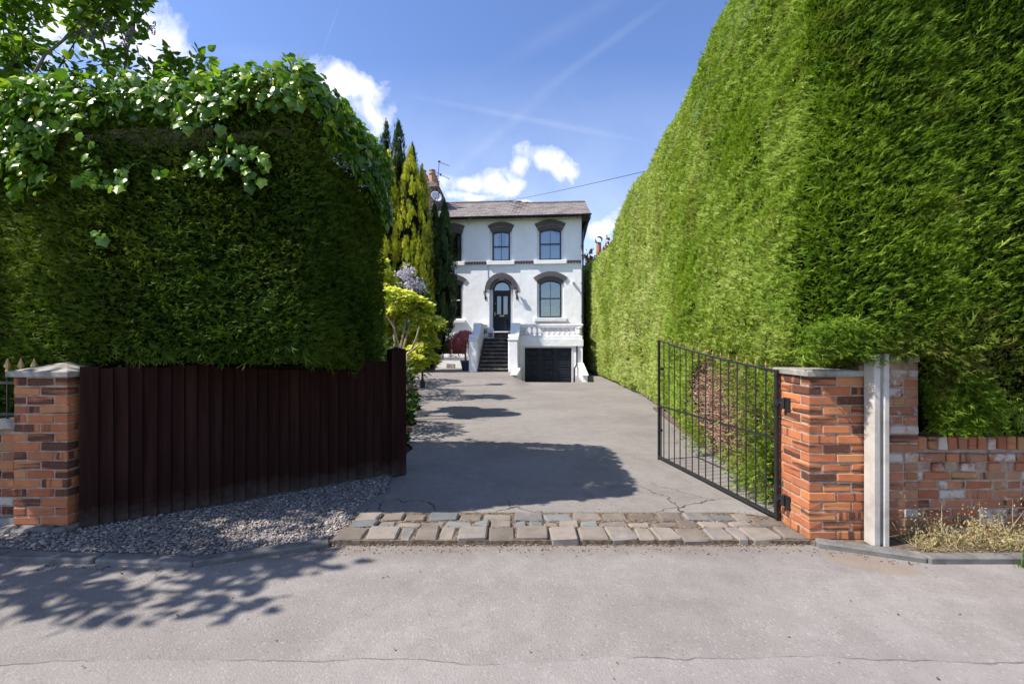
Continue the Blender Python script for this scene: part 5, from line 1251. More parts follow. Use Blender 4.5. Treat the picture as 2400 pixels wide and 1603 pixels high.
def xlv(y): return np.interp(y, [3.8,4.4,5.6,6.8,9,12,26], [2.50,2.47,2.55,2.68,3.04,3.50,4.08])
Lr = H1.L; s_of = lambda y: float(np.interp(-y, -H1.Q[:, 1], H1.s))
dens = ([0, s_of(25), s_of(16), s_of(12), s_of(8), s_of(6), s_of(4.3), s_of(4.3)+2.4, s_of(4.3)+3.2, Lr], [.25, .25, .55, .8, 1.5, 2.3, 3.4, 3.4, 1.6, .5])
n = 330000; S_ = rh(n, dens, H1); yy = sy(S_); zz = rng.uniform(0, 1, n)
size = np.interp(yy, [3.5, 5, 8, 12, 20, 26], [.044, .047, .060, .085, .125, .15])
fr_ = S_ > s_of(3.85)
parts = [needle(H1, S_[~fr_], zz[~fr_], size[~fr_], tintb=lambda P, s: tint1(P, s)+.13, keep=keep1, up=.34, wild=.5, out=.50, dp=.09),  # drive face: sunlit brightness put into the tint
         needle(H1, S_[fr_], zz[fr_], size[fr_]*1.08, tintb=lambda P, s: tint1(P, s)-.07, keep=keep1, up=.30, wild=.6, out=1.0, dp=.22)]  # road face: shade put into a darker tint
n = 9000; S_ = rng.uniform(0, Lr, n); parts.append(needle(H1, S_, np.ones(n), np.full(n, .13), top_in=.6+rng.uniform(0, .8, n), tintb=tint1))
# loose tips that break the clipped outline
n = 2200; S_ = rh(n, dens, H1); yy = sy(S_); parts.append(needle(H1, S_, rng.uniform(.03, 1, n), np.interp(yy, [3.5, 8, 20], [.07, .09, .16]), tintb=lambda P, s: tint1(P, s)+.1, up=.6, dp=.0, out=.6, keep=keep1))
# shaggy fringe hanging over the pier and the wall
n = 7000; S_ = rng.uniform(s_of(4.9), Lr*1.0, n); parts.append(needle(H1, S_, rng.uniform(0, .05, n), np.full(n, .065), tintb=lambda P, s: tint1(P, s)-.04, up=-.55, out=.7, dp=.25, keep=keep1))
# green tufts along the foot by the gate
# drooping ends over the capstone, the post head and the taller wall end
n = 4600; xs_ = rng.uniform(2.25, 3.75, n); P = np.stack([xs_, rng.uniform(3.40, 3.60, n)+.02*np.sin(xs_*9), np.interp(xs_, [2.25,2.6,3.1,3.3,3.4,3.75], [1.50,1.46,1.50,1.52,1.28,.96])+rng.uniform(-.06, .24, n)+.04*np.sin(xs_*13)], -1)
parts.append(scatter(SPV, SPF, P, np.array([-.1,-.85,-.35])+rng.normal(0, .42, (n, 3)), np.array([0,-.5,.8])+rng.normal(0, .45, (n, 3)), .056*rng.uniform(.7, 1.3, n), .32+rng.normal(0, .10, n), spray_dt()))
n = 3200; P = np.stack([rng.uniform(3.30, 3.62, n), rng.uniform(3.50, 3.66, n), rng.uniform(.84, 1.45, n)], -1); parts.append(scatter(SPV, SPF, P, np.array([-.5,-.7,.05])+rng.normal(0, .42, (n, 3)), np.array([-.2,-.5,.8])+rng.normal(0, .45, (n, 3)), .055*rng.uniform(.7, 1.3, n), .36+rng.normal(0, .10, n), spray_dt()))
q = np.array([[2.37,4.35,.45],[2.36,4.45,.30],[2.36,4.65,.95],[2.36,4.5,.7],[2.40,4.95,.30],[2.40,4.35,.6],[2.38,4.3,1.05],[2.42,4.8,1.1],[2.44,4.7,1.25],[2.50,5.4,1.25],[2.42,4.4,.15],[2.42,4.75,.12],[2.55,6.2,.2],[2.6,6.7,.25]])
n = 3600; P = q[rng.integers(0, len(q), n)]+rng.normal(0, .085, (n, 3)); F = np.array([-.85,-.25,.12])+rng.normal(0, .45, (n, 3)); parts.append(scatter(SPV, SPF, P, F, np.array([0,-.4,.9])+rng.normal(0, .5, (n, 3)), .055*rng.uniform(.7, 1.4, n), .5+rng.normal(0, .12, n), spray_dt()))
merge('foliage', parts, m_hedge, rh_t)
# bare brown twigs where the hedge has died back
n = 9000; P = np.stack([0*rng.uniform(0, 1, n), rng.normal(5.75, .68, n), np.abs(rng.normal(.75, .36, n))+.05], -1); k = dead(P) > .05; P = P[k]; n = len(P)
P[:, 0] = xlv(P[:, 1])+.10+rng.uniform(-.06, .10, n)+.05*wob(P, 4)
TWV = np.array([[-.06,0,0],[.06,0,0],[0,1,.05],[0,.45,0],[.06,.5,.02],[.38,.82,.1]]); TWF = np.array([[0,1,2],[3,4,5]])
merge('dead_twigs', [scatter(TWV, TWF, P, np.array([-.6,-.15,.1])+rng.normal(0, .65, (n, 3)), rng.normal(0, 1, (n, 3)), rng.uniform(.05, .13, n), rng.uniform(0, 1, n))], m_deadtwig, rh_t)
# old stems at the foot
mb = MB()
for i in range(9):
    y = 4.35+i*.42; x = xl_(y)+.12; mb.tube([(x+.05, y, -.05), (x+random.uniform(-.05,.1), y+random.uniform(-.1,.1), .5), (x+.25, y+random.uniform(-.2,.2), 1.1)], [.035,.028,.02], 6)
mb.build('stem', m_bark, rh_t)
mb = MB(); mb.prism([(2.50,4.05),(2.60,4.05),(3.35,10.5),(3.25,10.5)], lambda x, y: (x, y, -.05), lambda x, y: (x, y, .05)); o = mb.build('edging_strip', m_joint, None, None, 'structure')

# ------------------------------------------------------------------ the ivy topped hedge on the left
p2 = [(-7.4,4.12,.1,3.75),(-5.5,4.1,.1,3.8),(-4.6,4.06,.15,3.86),(-4.2,3.95,.9,3.84),(-3.6,3.84,1.36,3.82),(-3.0,3.84,1.36,3.80),(-2.4,3.84,1.36,3.86),(-2.0,3.82,1.36,3.92),(-1.75,3.82,1.36,3.92),(-1.68,3.88,1.34,3.92),(-1.67,4.0,1.34,3.90),(-1.65,4.3,1.30,3.88),(-1.62,4.9,1.24,3.92),(-1.60,5.5,1.15,3.94),(-1.62,5.85,1.15,3.92),(-1.8,6.05,1.2,3.85),(-2.4,6.12,1.2,3.8),(-3.6,6.2,1.2,3.8),(-5.0,6.2,1.2,3.8)]
H2 = Hedge(p2, .05, 1.6, .22, 1.1)
lh = thing('ivy_hedge', 'dark clipped conifer hedge above the brown fence, its top grown over by ivy', 'hedge', (-3.2, 4.8, 1.2))
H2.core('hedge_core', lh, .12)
dens2 = ([0, 1.9, 2.6, 5.6, 5.9, 8.2, 8.6, H2.L], [.3, .5, 2.0, 2.0, 2.3, 2.0, .6, .25])
def tint2(P, S_): return .47+.18*wob(P, 1.1, 1)+.13*wob(P, 3.1, 6)+.10*(rng.uniform(0, 1, len(P)) < .12)  # random brighter sprays put the look of sunlit tips into the tint
n = 108000; S_ = rh(n, dens2, H2); zz = rng.uniform(0, 1, n)
parts = [needle(H2, S_, zz, np.full(n, .047), tintb=tint2, up=.20, wild=.75, out=.72, dp=.15)]
n = 3000; S_ = rng.uniform(1, H2.L-2, n); parts.append(needle(H2, S_, rng.uniform(0, .06, n), np.full(n, .09), tintb=tint2, up=-.5, out=.7, dp=.25))
n = 5000; S_ = rng.uniform(0, H2.L, n); parts.append(needle(H2, S_, np.ones(n), np.full(n, .10), top_in=.35+rng.uniform(0, .8, n), tintb=tint2))
n = 90; S_ = rng.uniform(2.4, H2.L-2, n); parts.append(needle(H2, S_, np.full(n, .985), np.full(n, .17), tintb=tint2, up=1.2, out=.2, dp=0))
merge('foliage', parts, m_hedge_dark, lh)
mb = MB()
for i in range(7):
    x = -6.2+i*.52; mb.tube([(x, 4.75+.1*(i%2), -.03), (x+.03, 4.8, .8), (x-.02, 4.8, 1.7)], [.05,.045,.04], 6)
mb.build('stem', m_bark, lh)

# ivy: five lobed leaves with a folded midrib
IV = [(0,0,0),(.20,-.10,-.02),(.46,.02,-.10),(.43,.27,-.07),(.54,.48,-.12),(.31,.62,-.06),(0,.98,-.08),(-.31,.62,-.06),(-.54,.48,-.12),(-.43,.27,-.07),(-.46,.02,-.10),(-.20,-.10,-.02),(0,.35,.05)]
IVV = np.array(IV); IVF = np.array([[12,i,(i+1) % 12] for i in range(12)])
ivy = thing('ivy', 'glossy green ivy spilling over the top and corner of the dark left hedge', 'ivy', (-3.0, 4.4, 3.8))
def ivy_cov(P, S_):
    x, y, z = P.T; front = y < 3.98
    lo = np.where(front, 3.36+.10*wob(P, 2.6, 2)+.12*wob(P, 6, 3), 3.05+.28*wob(P, 2.1, 1)+.10*wob(P, 6, 3))
    lo = lo-np.where(front, .38*np.exp(-((x+4.15)/.42)**2)+.0*x, 0)
    c = sm(z, lo-.05, lo+.08)
    for cx, cz, rx, rz in ((-2.32,3.06,.30,.13),(-2.17,2.93,.18,.10),(-3.50,3.02,.10,.22),(-3.25,2.98,.10,.06),(-3.32,2.86,.18,.05),(-4.2,2.95,.34,.16),(-2.9,2.95,.06,.04),(-3.45,2.45,.05,.04)):
        c = np.maximum(c, (((x-cx)/rx)**2+((z-cz)/rz)**2 < 1+.5*wob(P, 7, 4))*front*.55)
    return c
n = 17000; S_ = rh(n, ([0, 1.5, 2.6, 5.6, 8.4, H2.L], [.3, .5, 1.6, 1.6, 1.5, .3]), H2); P, N, T = H2.at(S_, rng.uniform(.38, 1, n)); c = ivy_cov(P, S_)
k = rng.uniform(0, 1, n) < c*.8; P, N, T = P[k], N[k], T[k]
n = 3400; S2 = rng.uniform(1.0, H2.L-1.5, n); Pt, Nt, Tt = H2.at(S2, np.ones(n), .35+rng.uniform(0, .7, n)); Pt[:, 2] += rng.uniform(-.02, .10, n)+.05*wob(Pt, 3); P = np.concatenate([P, Pt]); N = np.concatenate([N, Nt]); T = np.concatenate([T, Tt]); n = len(P)
P = P+N*rng.uniform(.01, .10, (n, 1)); F = np.array([0,0,-1.0])+N*.35+rng.normal(0, .45, (n, 3)); top = N[:, 2:3] > .75; F = np.where(top, rng.normal(0, 1, (n, 3))*[1,1,.25]+[0,-.5,-.1], F)
U = N+np.array([0,0,.30])+rng.normal(0, .40, (n, 3)); sz = np.minimum(rng.gamma(7, .0096, n)*.88*np.where(rng.uniform(0, 1, n) < .25, .6, 1)+.010, .100)
tint = .38+.16*wob(P, 2, 3)+rng.normal(0, .14, n)+.42*sm(P[:, 2], 3.55, 4.0)*(rng.uniform(0, 1, n) < .65)+.35*(rng.uniform(0, 1, n) < .07)
dist = np.linalg.norm(P-np.array(CAM), axis=1); vis = (P[:, 0]/P[:, 1] > -1.12)*(N[:, 1] < .2)*(top[:, 0] < .5)*sz/dist; order = np.argsort(-vis); big = order[:300]; rest_i = order[300:]
V, Fc, T_ = scatter(IVV, IVF, P[rest_i], F[rest_i], U[rest_i], sz[rest_i], tint[rest_i]); me = arr_mesh('leaf_mass', V, Fc, T_); me.materials.append(m_ivy); link('leaf_mass', me, None, ivy, None, 'stuff')
def leaf_objs(name, tv, tf, P, F, U, sz, mat, parent):
    me = bpy.data.meshes.new(name); me.from_pydata([tuple(v) for v in tv], [], [tuple(f) for f in tf]); me.update(); me.materials.append(mat)
    F = nrm(F); U = nrm(U-F*np.sum(F*U, -1, keepdims=True)); R = np.cross(F, U)
    for i in range(len(P)):
        M_ = Matrix(((R[i,0],F[i,0],U[i,0],P[i,0]/1),(R[i,1],F[i,1],U[i,1],P[i,1]),(R[i,2],F[i,2],U[i,2],P[i,2]),(0,0,0,1))) @ Matrix.Scale(float(sz[i]), 4)
        link(name, me, None, parent, M_)
leaf_objs('leaf', IVV, IVF, P[big], F[big], U[big], sz[big], m_ivy1, ivy)
# ------------------------------------------------------------------ trees and shrubs
def limb(mb, a, d, L, r, lev, tips, up=.25, spread=.6, kids=3, seed=random):
    a = Vector(a); d = Vector(d).normalized(); pts = [a]; k = 4
    for i in range(k):
        d = (d+Vector((seed.gauss(0,.16), seed.gauss(0,.16), seed.gauss(0,.10)+up*.12))).normalized(); pts.append(pts[-1]+d*L/k)
    mb.tube(pts, [r*(1-.55*i/k) for i in range(k+1)], 6 if lev > 1 else 5)
    for i in range(1, k+1): tips.append((pts[i], d, lev))
    if lev > 0:
        for c in range(kids):
            b = pts[seed.choice([2,3,4])] if c else pts[-1]
            nd = (d+Vector((seed.gauss(0,spread), seed.gauss(0,spread), seed.gauss(up,spread*.5)))).normalized(); limb(mb, b, nd, L*seed.uniform(.55,.8), r*.55, lev-1, tips, up, spread, kids, seed)
HLV = np.array([[0,0,0],[.30,.16,-.05],[.36,.42,-.08],[.16,.78,-.03],[0,1.0,-.08],[-.16,.78,-.03],[-.36,.42,-.08],[-.30,.16,-.05],[0,.45,.06]]); HLF = np.array([[8,i,(i+1) % 8] for i in range(8)])
def tree(name, label, cat, base, starts, mat, leafn, lsize, lev=2, seed=1, mat1=None, box=None, droop=-.4, group=None, L=1.0, r=.05, spread=.55, up=.3, singles=0, tb=(.15,.9), bark=None, rad=.14):
    rs_ = random.Random(seed); t = thing(name, label, cat, base, group); mb = MB(); tips = []
    for s_ in starts: limb(mb, s_[0], s_[1], s_[2] if len(s_) > 2 else L, s_[3] if len(s_) > 3 else r, lev, tips, up, spread, 3, rs_)
    mb.build('branches', bark or m_bark, t)
    tp = [(p, d) for p, d, l in tips if l < lev or lev == 0]
    if box: tp = [(p, d) for p, d in tp if box(p)]
    P = np.array([tuple(p) for p, d in tp]); D = np.array([tuple(d) for p, d in tp]); i = rng.integers(0, len(P), leafn); n = leafn
    out = rng.normal(0, 1, (n, 3)); P_ = P[i]+nrm(out)*rng.uniform(.02, rad, (n, 1)); F = D[i]*.4+nrm(out)*.8+np.array([0,0,droop]); U = np.array([0,0,1.0])+rng.normal(0, .5, (n, 3)); sz = lsize*rng.uniform(.6, 1.25, n)
    vs = (P_[:, 0]/np.maximum(P_[:, 1], .1) > -1.13)*sz/np.linalg.norm(P_-np.array(CAM), axis=1)*((P_[:, 2]-1.55)/np.maximum(P_[:, 1], .1) < .755); o = np.argsort(-vs)
    a, b = o[:singles], o[singles:]
    V, Fc, T_ = scatter(HLV, HLF, P_[b], F[b], U[b], sz[b], rng.uniform(*tb, len(b))); me = arr_mesh('leaf_mass', V, Fc, T_); me.materials.append(mat); link('leaf_mass', me, None, t, None, 'stuff')
    if singles: leaf_objs('leaf', HLV, HLF, P_[a], F[a], U[a], sz[a], mat1, t)
    return t, tp, mb
LX, LY = -4.75, 5.1
lt, tp, _ = tree('lilac_tree', 'leafy lilac tree with faded flower heads rising behind the ivy at top left', 'tree', (LX, LY, 0),
     [((-5.1,LY,3.0),(-.05,-.1,1),1.5,.028),((-4.8,LY,3.3),(.30,-.1,1),1.25,.026),((-5.6,LY,3.2),(-.2,0,1),1.6,.028),((-4.55,LY,3.5),(.45,-.02,.62),.92,.022),((-5.2,LY-.2,3.6),(.1,-.2,1),1.4,.024),((-6.1,LY,3.4),(.1,-.1,1),1.3,.028)],
     m_lilac, 5200, .10, 2, 5, m_lilac1, None, -.55, None, 1.2, .05, .5, .3, 300, rad=.15)
mb = MB()
for x in (-5.6,-5.1,-4.8): mb.tube([(LX+.2*random.random(), LY, -.05), ((x+LX)/2, LY, 1.6), (x, LY, 3.4)], [.08,.065,.05], 7)
mb.build('trunk', m_bark, lt)
for px, py in ((185,88),(210,95),(300,90),(290,112),(245,70),(352,78)):
    c = np.array(at(px, py, 4.9)); n = 70; z = rng.uniform(0, 1, n); a = rng.uniform(0, 6.28, n); P = c+np.stack([np.cos(a)*(.035*(1-z)+.006)+.05*z, np.sin(a)*(.035*(1-z)+.006), z*.12], -1)
    V, Fc, T_ = scatter(icoV := ico*.5, icf, P, rng.normal(size=(n, 3)), rng.normal(size=(n, 3)), rng.uniform(.009, .018, n), rng.uniform(0, 1, n)); me = arr_mesh('flower_head', V, Fc, T_); me.materials.append(m_lilacfl); link('flower_head', me, None, lt)

# street tree beyond the left edge of the picture: its shade falls on the road and the gravel
tree('street_tree', 'roadside tree beyond the left edge whose leafy shade falls over the road', 'tree', (-6.7, 3.0, 0),
     [((-6.7,3.0,0),(0.05,0,1),2.2,.12),((-6.6,3.0,1.9),(.3,-.1,1),1.6,.07),((-6.7,3.0,2.0),(.15,.15,1),2.1,.07),((-6.6,2.95,2.1),(.35,-.25,.9),1.7,.06),((-6.6,3.1,1.6),(.30,.15,.8),1.5,.06),((-6.5,3.2,2.5),(.2,.3,1),1.8,.06)],
     m_lilac, 5200, .125, 2, 12, None, lambda p: p.x < -1.14*p.y-.28 and 1.2 < p.z < 6.2 and p.y+.28*p.z/1.3 > 2.55+max(0, -(p.x+p.z/1.3+2.0))*.28, -.3, None, 1.6, .06, .5, .35, rad=.22)

def conifer(name, label, base, H, R, mat, seed, z0=.35, n=6500, plumes=240, lean=0, group='columnar conifers beside the house', tb=.35, sz=.165, flare=0.0):
    t = thing(name, label, 'conifer', base, group); r_ = np.random.default_rng(seed)
    mb = MB(); mb.tube([(base[0],base[1],-.05),(base[0]+lean*.85,base[1],H*.4),(base[0]+lean,base[1],H*.9)], [.14,.09,.02], 8); mb.build('trunk', m_bark, t)
    prof = lambda z: R*np.interp(z/H, [0,.08,.2,.45,.7,.88,.96,1.0], [.35,.62,.88,1.0,.85,.5,.25,.04])
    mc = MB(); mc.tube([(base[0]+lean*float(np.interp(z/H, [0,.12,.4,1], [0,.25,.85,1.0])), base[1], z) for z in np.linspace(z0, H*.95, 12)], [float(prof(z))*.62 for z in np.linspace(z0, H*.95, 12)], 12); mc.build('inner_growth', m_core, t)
    pz = z0+(H-z0)*r_.uniform(0, 1, plumes)**.9; pa = r_.uniform(0, 2*PI, plumes); pl = np.interp(pz/H, [0,1], [.95,.45])*r_.uniform(.6, 1.2, plumes)
    pr_ = prof(pz)*r_.uniform(.84, 1.06, plumes); ptint = r_.normal(0, .19, plumes)
    i = r_.integers(0, plumes, n); w = r_.uniform(0, 1, n); wid = .075*(1-w*.75)
    rad = pr_[i]+(prof(np.minimum(pz[i]+pl[i]*w, H))-prof(pz[i]))*.75; z = pz[i]+pl[i]*w; lx = lean*np.interp(z/H, [0,.12,.4,1], [0,.25,.85,1.0])
    C = np.stack([base[0]+np.cos(pa[i])*rad+lx, base[1]+np.sin(pa[i])*rad, z], -1)+r_.normal(0, 1, (n, 3))*wid[:, None]*np.array([1,1,.6])
    N = np.stack([np.cos(pa[i]), np.sin(pa[i]), 0*z], -1); F = np.array([0,0,1.0])+N*.30+r_.normal(0, .22, (n, 3)); U = N+r_.normal(0, .45, (n, 3))
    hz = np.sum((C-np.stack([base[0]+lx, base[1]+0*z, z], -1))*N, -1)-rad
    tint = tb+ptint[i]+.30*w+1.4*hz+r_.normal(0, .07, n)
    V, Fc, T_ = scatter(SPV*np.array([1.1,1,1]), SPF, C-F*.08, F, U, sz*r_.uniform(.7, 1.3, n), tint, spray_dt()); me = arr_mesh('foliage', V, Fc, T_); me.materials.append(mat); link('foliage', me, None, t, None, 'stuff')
    return t
def cpos(px, py, Y): p = at(px, py, Y); return (p.x, Y, 0.0), p.z
b, h = cpos(905, 303, 20.0); conifer('columnar_conifer', 'dark green conifer spire standing behind, furthest left of the tall dark pair', b, h, .62, m_dkcon, 1, n=5200, tb=.30)
b, h = cpos(934, 298, 19.95); conifer('columnar_conifer', 'tallest dark green conifer spire, right of the tall dark pair', b, h, .66, m_dkcon, 2, n=5600, tb=.28)
b, h = cpos(967, 350, 19.9); conifer('columnar_conifer', 'dark conifer tip showing just above the larger golden conifer', b, h, .58, m_dkcon, 3, n=4200, tb=.30)
b, h = cpos(910, 376, 19.3); conifer('columnar_conifer', 'narrow golden conifer next to the ivy hedge edge', b, h, .60, m_gold_l, 4, n=11500, tb=.60)
b, h = cpos(962, 372, 19.4); conifer('columnar_conifer', 'broad golden conifer in front of the chimney and dark spires', b, h, .80, m_gold_l, 5, n=13500, plumes=330, tb=.60)
b, h = cpos(989, 412, 19.6); conifer('columnar_conifer', 'half golden conifer stem leaning against the right of the broad golden one', b, h, .52, m_gold_l, 6, n=6000, tb=.46)
b, h = cpos(1018, 492, 20.5); b = (b[0]-.30, b[1], 0); conifer('columnar_conifer', 'shaded dark conifer between the golden ones and the house window', b, h, .54, m_dkcon, 7, lean=.30, n=5600, tb=.22)
b, h = cpos(1042, 490, 20.6); b = (b[0]-.62, b[1], 0); conifer('columnar_conifer', 'dark green conifer nearest the front steps, overlapping the left windows', b, h, .64, m_dkcon, 8, lean=.62, n=11000, tb=.34, z0=.55)

def blob_shrub(name, label, base, lumps, n, size, mat, tv, tf, tb, upb=.5, seed=1, core=True, cat='shrub', stems=None, bark=None, whorl=1, kind='foliage', split=0):
    t = thing(name, label, cat, base); r_ = np.random.default_rng(seed); L = np.array(lumps)
    if split: L = np.concatenate([np.concatenate([l[:3]+nrm(r_.normal(size=3))*l[3:4]*r_.uniform(.3, .85), l[3:]*r_.uniform(.42, .62)])[None] for l in L for _ in range(split)])
    vol = (L[:, 3]*L[:, 4]); i = r_.choice(len(L), n, p=vol/vol.sum()); d = nrm(r_.normal(size=(n, 3))); d[:, 2] = np.where(r_.uniform(0, 1, n) < upb, np.abs(d[:, 2]), d[:, 2])
    rad = r_.uniform(.72, 1.04, n)[:, None]; P = L[i, :3]+d*np.stack([L[i, 3], L[i, 3], L[i, 4]], -1)*rad
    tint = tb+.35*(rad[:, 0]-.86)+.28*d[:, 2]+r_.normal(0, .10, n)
    if whorl > 1:
        P = np.repeat(P, whorl, 0); dd = np.repeat(d, whorl, 0); tint = np.repeat(tint, whorl); a = np.tile(np.arange(whorl)*2*PI/whorl, n)+np.repeat(r_.uniform(0, 6, n), whorl)
        ax = nrm(dd*.6+np.array([0,0,.8])); q = nrm(np.cross(ax, np.array([.3,.9,.1]))); q2 = np.cross(ax, q); rr_ = q*np.cos(a)[:, None]+q2*np.sin(a)[:, None]; F = rr_+ax*.45; U = ax-.3*rr_; m = n*whorl; F += r_.normal(0, .15, (m, 3)); sz = size*r_.uniform(.7, 1.3, m)
    else:
        F = d+r_.normal(0, .6, (n, 3)); U = d+np.array([0,0,.6])+r_.normal(0, .5, (n, 3)); sz = size*r_.uniform(.6, 1.3, n)
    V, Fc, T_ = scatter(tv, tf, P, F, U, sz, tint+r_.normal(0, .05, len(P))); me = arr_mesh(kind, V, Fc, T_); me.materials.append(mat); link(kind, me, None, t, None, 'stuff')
    if stems:
        mb = MB()
        for s_ in stems: mb.tube(s_[0], s_[1], 6)
        mb.build('branches', bark or m_bark, t)
    return t
LFV = np.array([[-.12,0,0],[.12,0,0],[.16,.5,.04],[0,1,-.06],[-.16,.5,.04]]); LFF = np.array([[0,1,2],[0,2,4],[4,2,3]])
PY = 9.3
def L3(px, py, r, rz=None, Y=PY): p = at(px, py, Y); return (p.x, Y, p.z, r*Y/FPX, (rz or r)*Y/FPX)
lumps = [L3(893,622,20,22,9.7),L3(902,655,28,24,9.7),L3(905,690,32,22,9.7),L3(932,716,42,24),L3(968,716,36,26),L3(988,736,32,28),L3(1003,772,34,30),L3(1010,802,28,26),L3(990,822,30,22),L3(903,745,28,26,9.5),L3(968,846,22,16,9.0),L3(912,780,18,18,9.6),L3(870,700,44,60,10.0),L3(950,745,40,16,9.8),L3(1000,842,26,22,9.3),L3(975,868,20,16,9.2),L3(898,800,24,30,9.7),L3(985,790,30,30,9.7),L3(945,790,26,30,10.0)]
def st_(pts, r0): return ([at(*p) for p in pts], [r0*(1-.6*i/(len(pts)-1)) for i in range(len(pts))])
pb = at(935, 900, PY)
stems = [st_([(930,985,PY),(926,820,PY),(922,755,PY),(925,715,PY)], .035),st_([(940,985,PY),(935,830,PY),(948,770,PY),(958,725,PY)], .035),st_([(945,980,PY),(945,815,PY),(965,745,PY),(980,735,PY)], .032),st_([(948,985,9.1),(958,835,9.0),(975,795,8.9),(983,765,8.9)], .03),
         st_([(950,985,9.0),(955,830,8.9),(985,806,8.7),(991,803,8.6)], .024),st_([(922,760,PY),(908,735,PY),(900,705,PY)], .02),st_([(948,770,PY),(962,700,PY),(958,690,PY)], .018),st_([(965,745,PY),(972,730,PY),(974,715,PY)], .02),st_([(936,815,9.2),(925,770,9.1),(905,740,9.1)], .02)]
blob_shrub('golden_shrub', 'bright yellow green shrub with pale bare stems at the end of the fence', (pb.x, PY, 0), lumps, 2600, .11, m_pieris, LFV, LFF, .60, .55, 3, stems=stems, bark=m_paletwig, whorl=8, split=5)
lumps = [L3(948,652,16,12,12),L3(965,668,18,12,12),L3(985,680,16,10,12),L3(940,700,40,40,12.3),L3(975,720,40,40,12.4),L3(940,790,60,60,12.3)]
p = at(960, 800, 12.2); rd = blob_shrub('rhododendron', 'pale blossomed rhododendron behind the golden shrub', (p.x, 12.2, 0), lumps, 2600, .13, m_leaf, LFV, LFF, .4, .6, 4, stems=[([(p.x,12.2,-.05),(p.x,12.2,1.5)], [.07,.04])])
n = 46; c = np.array([L3(*q)[:3] for q in ((940,638,1,1,11.8),(948,645,1,1,11.8),(958,640,1,1,11.8),(966,652,1,1,11.8),(975,660,1,1,11.8),(955,662,1,1,11.7),(985,668,1,1,11.8),(968,672,1,1,11.7))]); parts = []
for k in range(n):
    cc = c[rng.integers(0, len(c))]+rng.normal(0, .07, 3); m = 16; d = nrm(rng.normal(size=(m, 3))); P = cc+d*.055; parts.append(scatter(LFV*np.array([2,1,1]), LFF, P, d+rng.normal(0,.5,(m,3)), d, np.full(m, .055), rng.uniform(.2, 1, m)))
merge('blossom', parts, m_blossom, rd)
# dense dark planting that fills the ground between the hedge and the conifers
lumps = [(-3.9,13.5,1.1,1.1,1.4),(-5.2,15,1.4,1.3,1.7),(-4.4,11,1.0,1.0,1.3),(-3.6,16,.8,.8,1.2),(-3.0,9.6,.55,.6,.75),(-5.6,10,1.2,1.2,1.5)]
blob_shrub('evergreen_shrub', 'low dark evergreen shrubbery in the shade below the conifers', (-4.4, 13, 0), lumps, 7500, .16, m_hedge_dark, LFV, LFF, .25, .7, 6)
lumps = [(-2.35,7.5,1.05,.5,.6),(-2.3,8.1,.7,.55,.7),(-2.75,7.7,1.4,.45,.5)]
blob_shrub('laurel_shrub', 'dark leafy shrub just behind the end of the brown fence', (-2.4, 7.8, 0), lumps, 1500, .12, m_leaf, LFV, LFF, .4, .7, 7, stems=[([(-2.35,7.8,-.05),(-2.3,7.8,.6),(-2.25,7.7,1.3)], [.04,.03,.02])])
p = at(958, 985, 8.8); t = thing('fern_tuft', 'small bright green fern tuft at the left edge of the driveway', 'fern', (p.x-.05, 8.8, 0)); tuft('fronds', t, np.array([p.x-.05, 8.8, 0]), 160, .16, .32, m_leaf, .11, (.4, 1))
for k_, (x_, y_, s_) in enumerate(((-1.75,7.0,.8),(-2.3,10.4,1.0),(-2.65,12.0,1.1))):
    t = thing('low_plant', ('low green plant by the driveway edge, closest to the fence post', 'low green plant by the driveway edge below the golden shrub', 'low green plant by the driveway edge beneath the pale blossom')[k_], 'plant', (x_, y_, 0)); tuft('leaves', t, np.array([x_, y_, .0]), 130, .2*s_, .22*s_, m_leaf, .09, (.2, .7))

# Japanese maple in a blue pot
mp = hp(1092, 815, -2.2); mz = float(hgt(mp.x, mp.y)); A0 = Vector((mp.x, mp.y, mz))
am = thing('japanese_maple', 'dark red cut leaved maple drooping beside the white steps', 'shrub', A0)
c0 = hp(1089, 805, -2.2); n = 4200; a = rng.uniform(0, 2*PI, n); e = rng.uniform(0, 1, n); q = np.sqrt(e); P = np.stack([c0.x+np.cos(a)*.66*q, c0.y+np.sin(a)*.5*q, c0.z+.56-1.25*q**2.2*rng.uniform(.25, 1.0, n)], -1)+rng.normal(0, .035, (n, 3))
d = np.stack([np.cos(a), np.sin(a), -.9-q], -1); V, Fc, T_ = scatter(LFV*np.array([.45,1,1]), LFF, P, d+rng.normal(0, .35, (n, 3)), rng.normal(0, .5, (n, 3))+[0,-.3,1], rng.uniform(.08, .17, n), .35+.55*(P[:, 2]-c0.z)+rng.normal(0, .14, n)); me = arr_mesh('foliage', V, Fc, T_); me.materials.append(m_red); link('foliage', me, None, am, None, 'stuff')
mb = MB(); mb.tube([A0+Vector((0,0,.4)), (c0.x-.02, c0.y, c0.z-.1), (c0.x, c0.y, c0.z+.38)], [.04,.03,.015], 6); mb.build('branches', m_bark, am)
m_bluepot = simple('blue_glaze', [(0.02,0.03,0.07),(0.05,0.07,0.13)], 8, .25, .6)
bp = pot('glazed_pot', 'dark blue glazed pot under the red maple beside the steps', A0, .24, .45, m_bluepot)

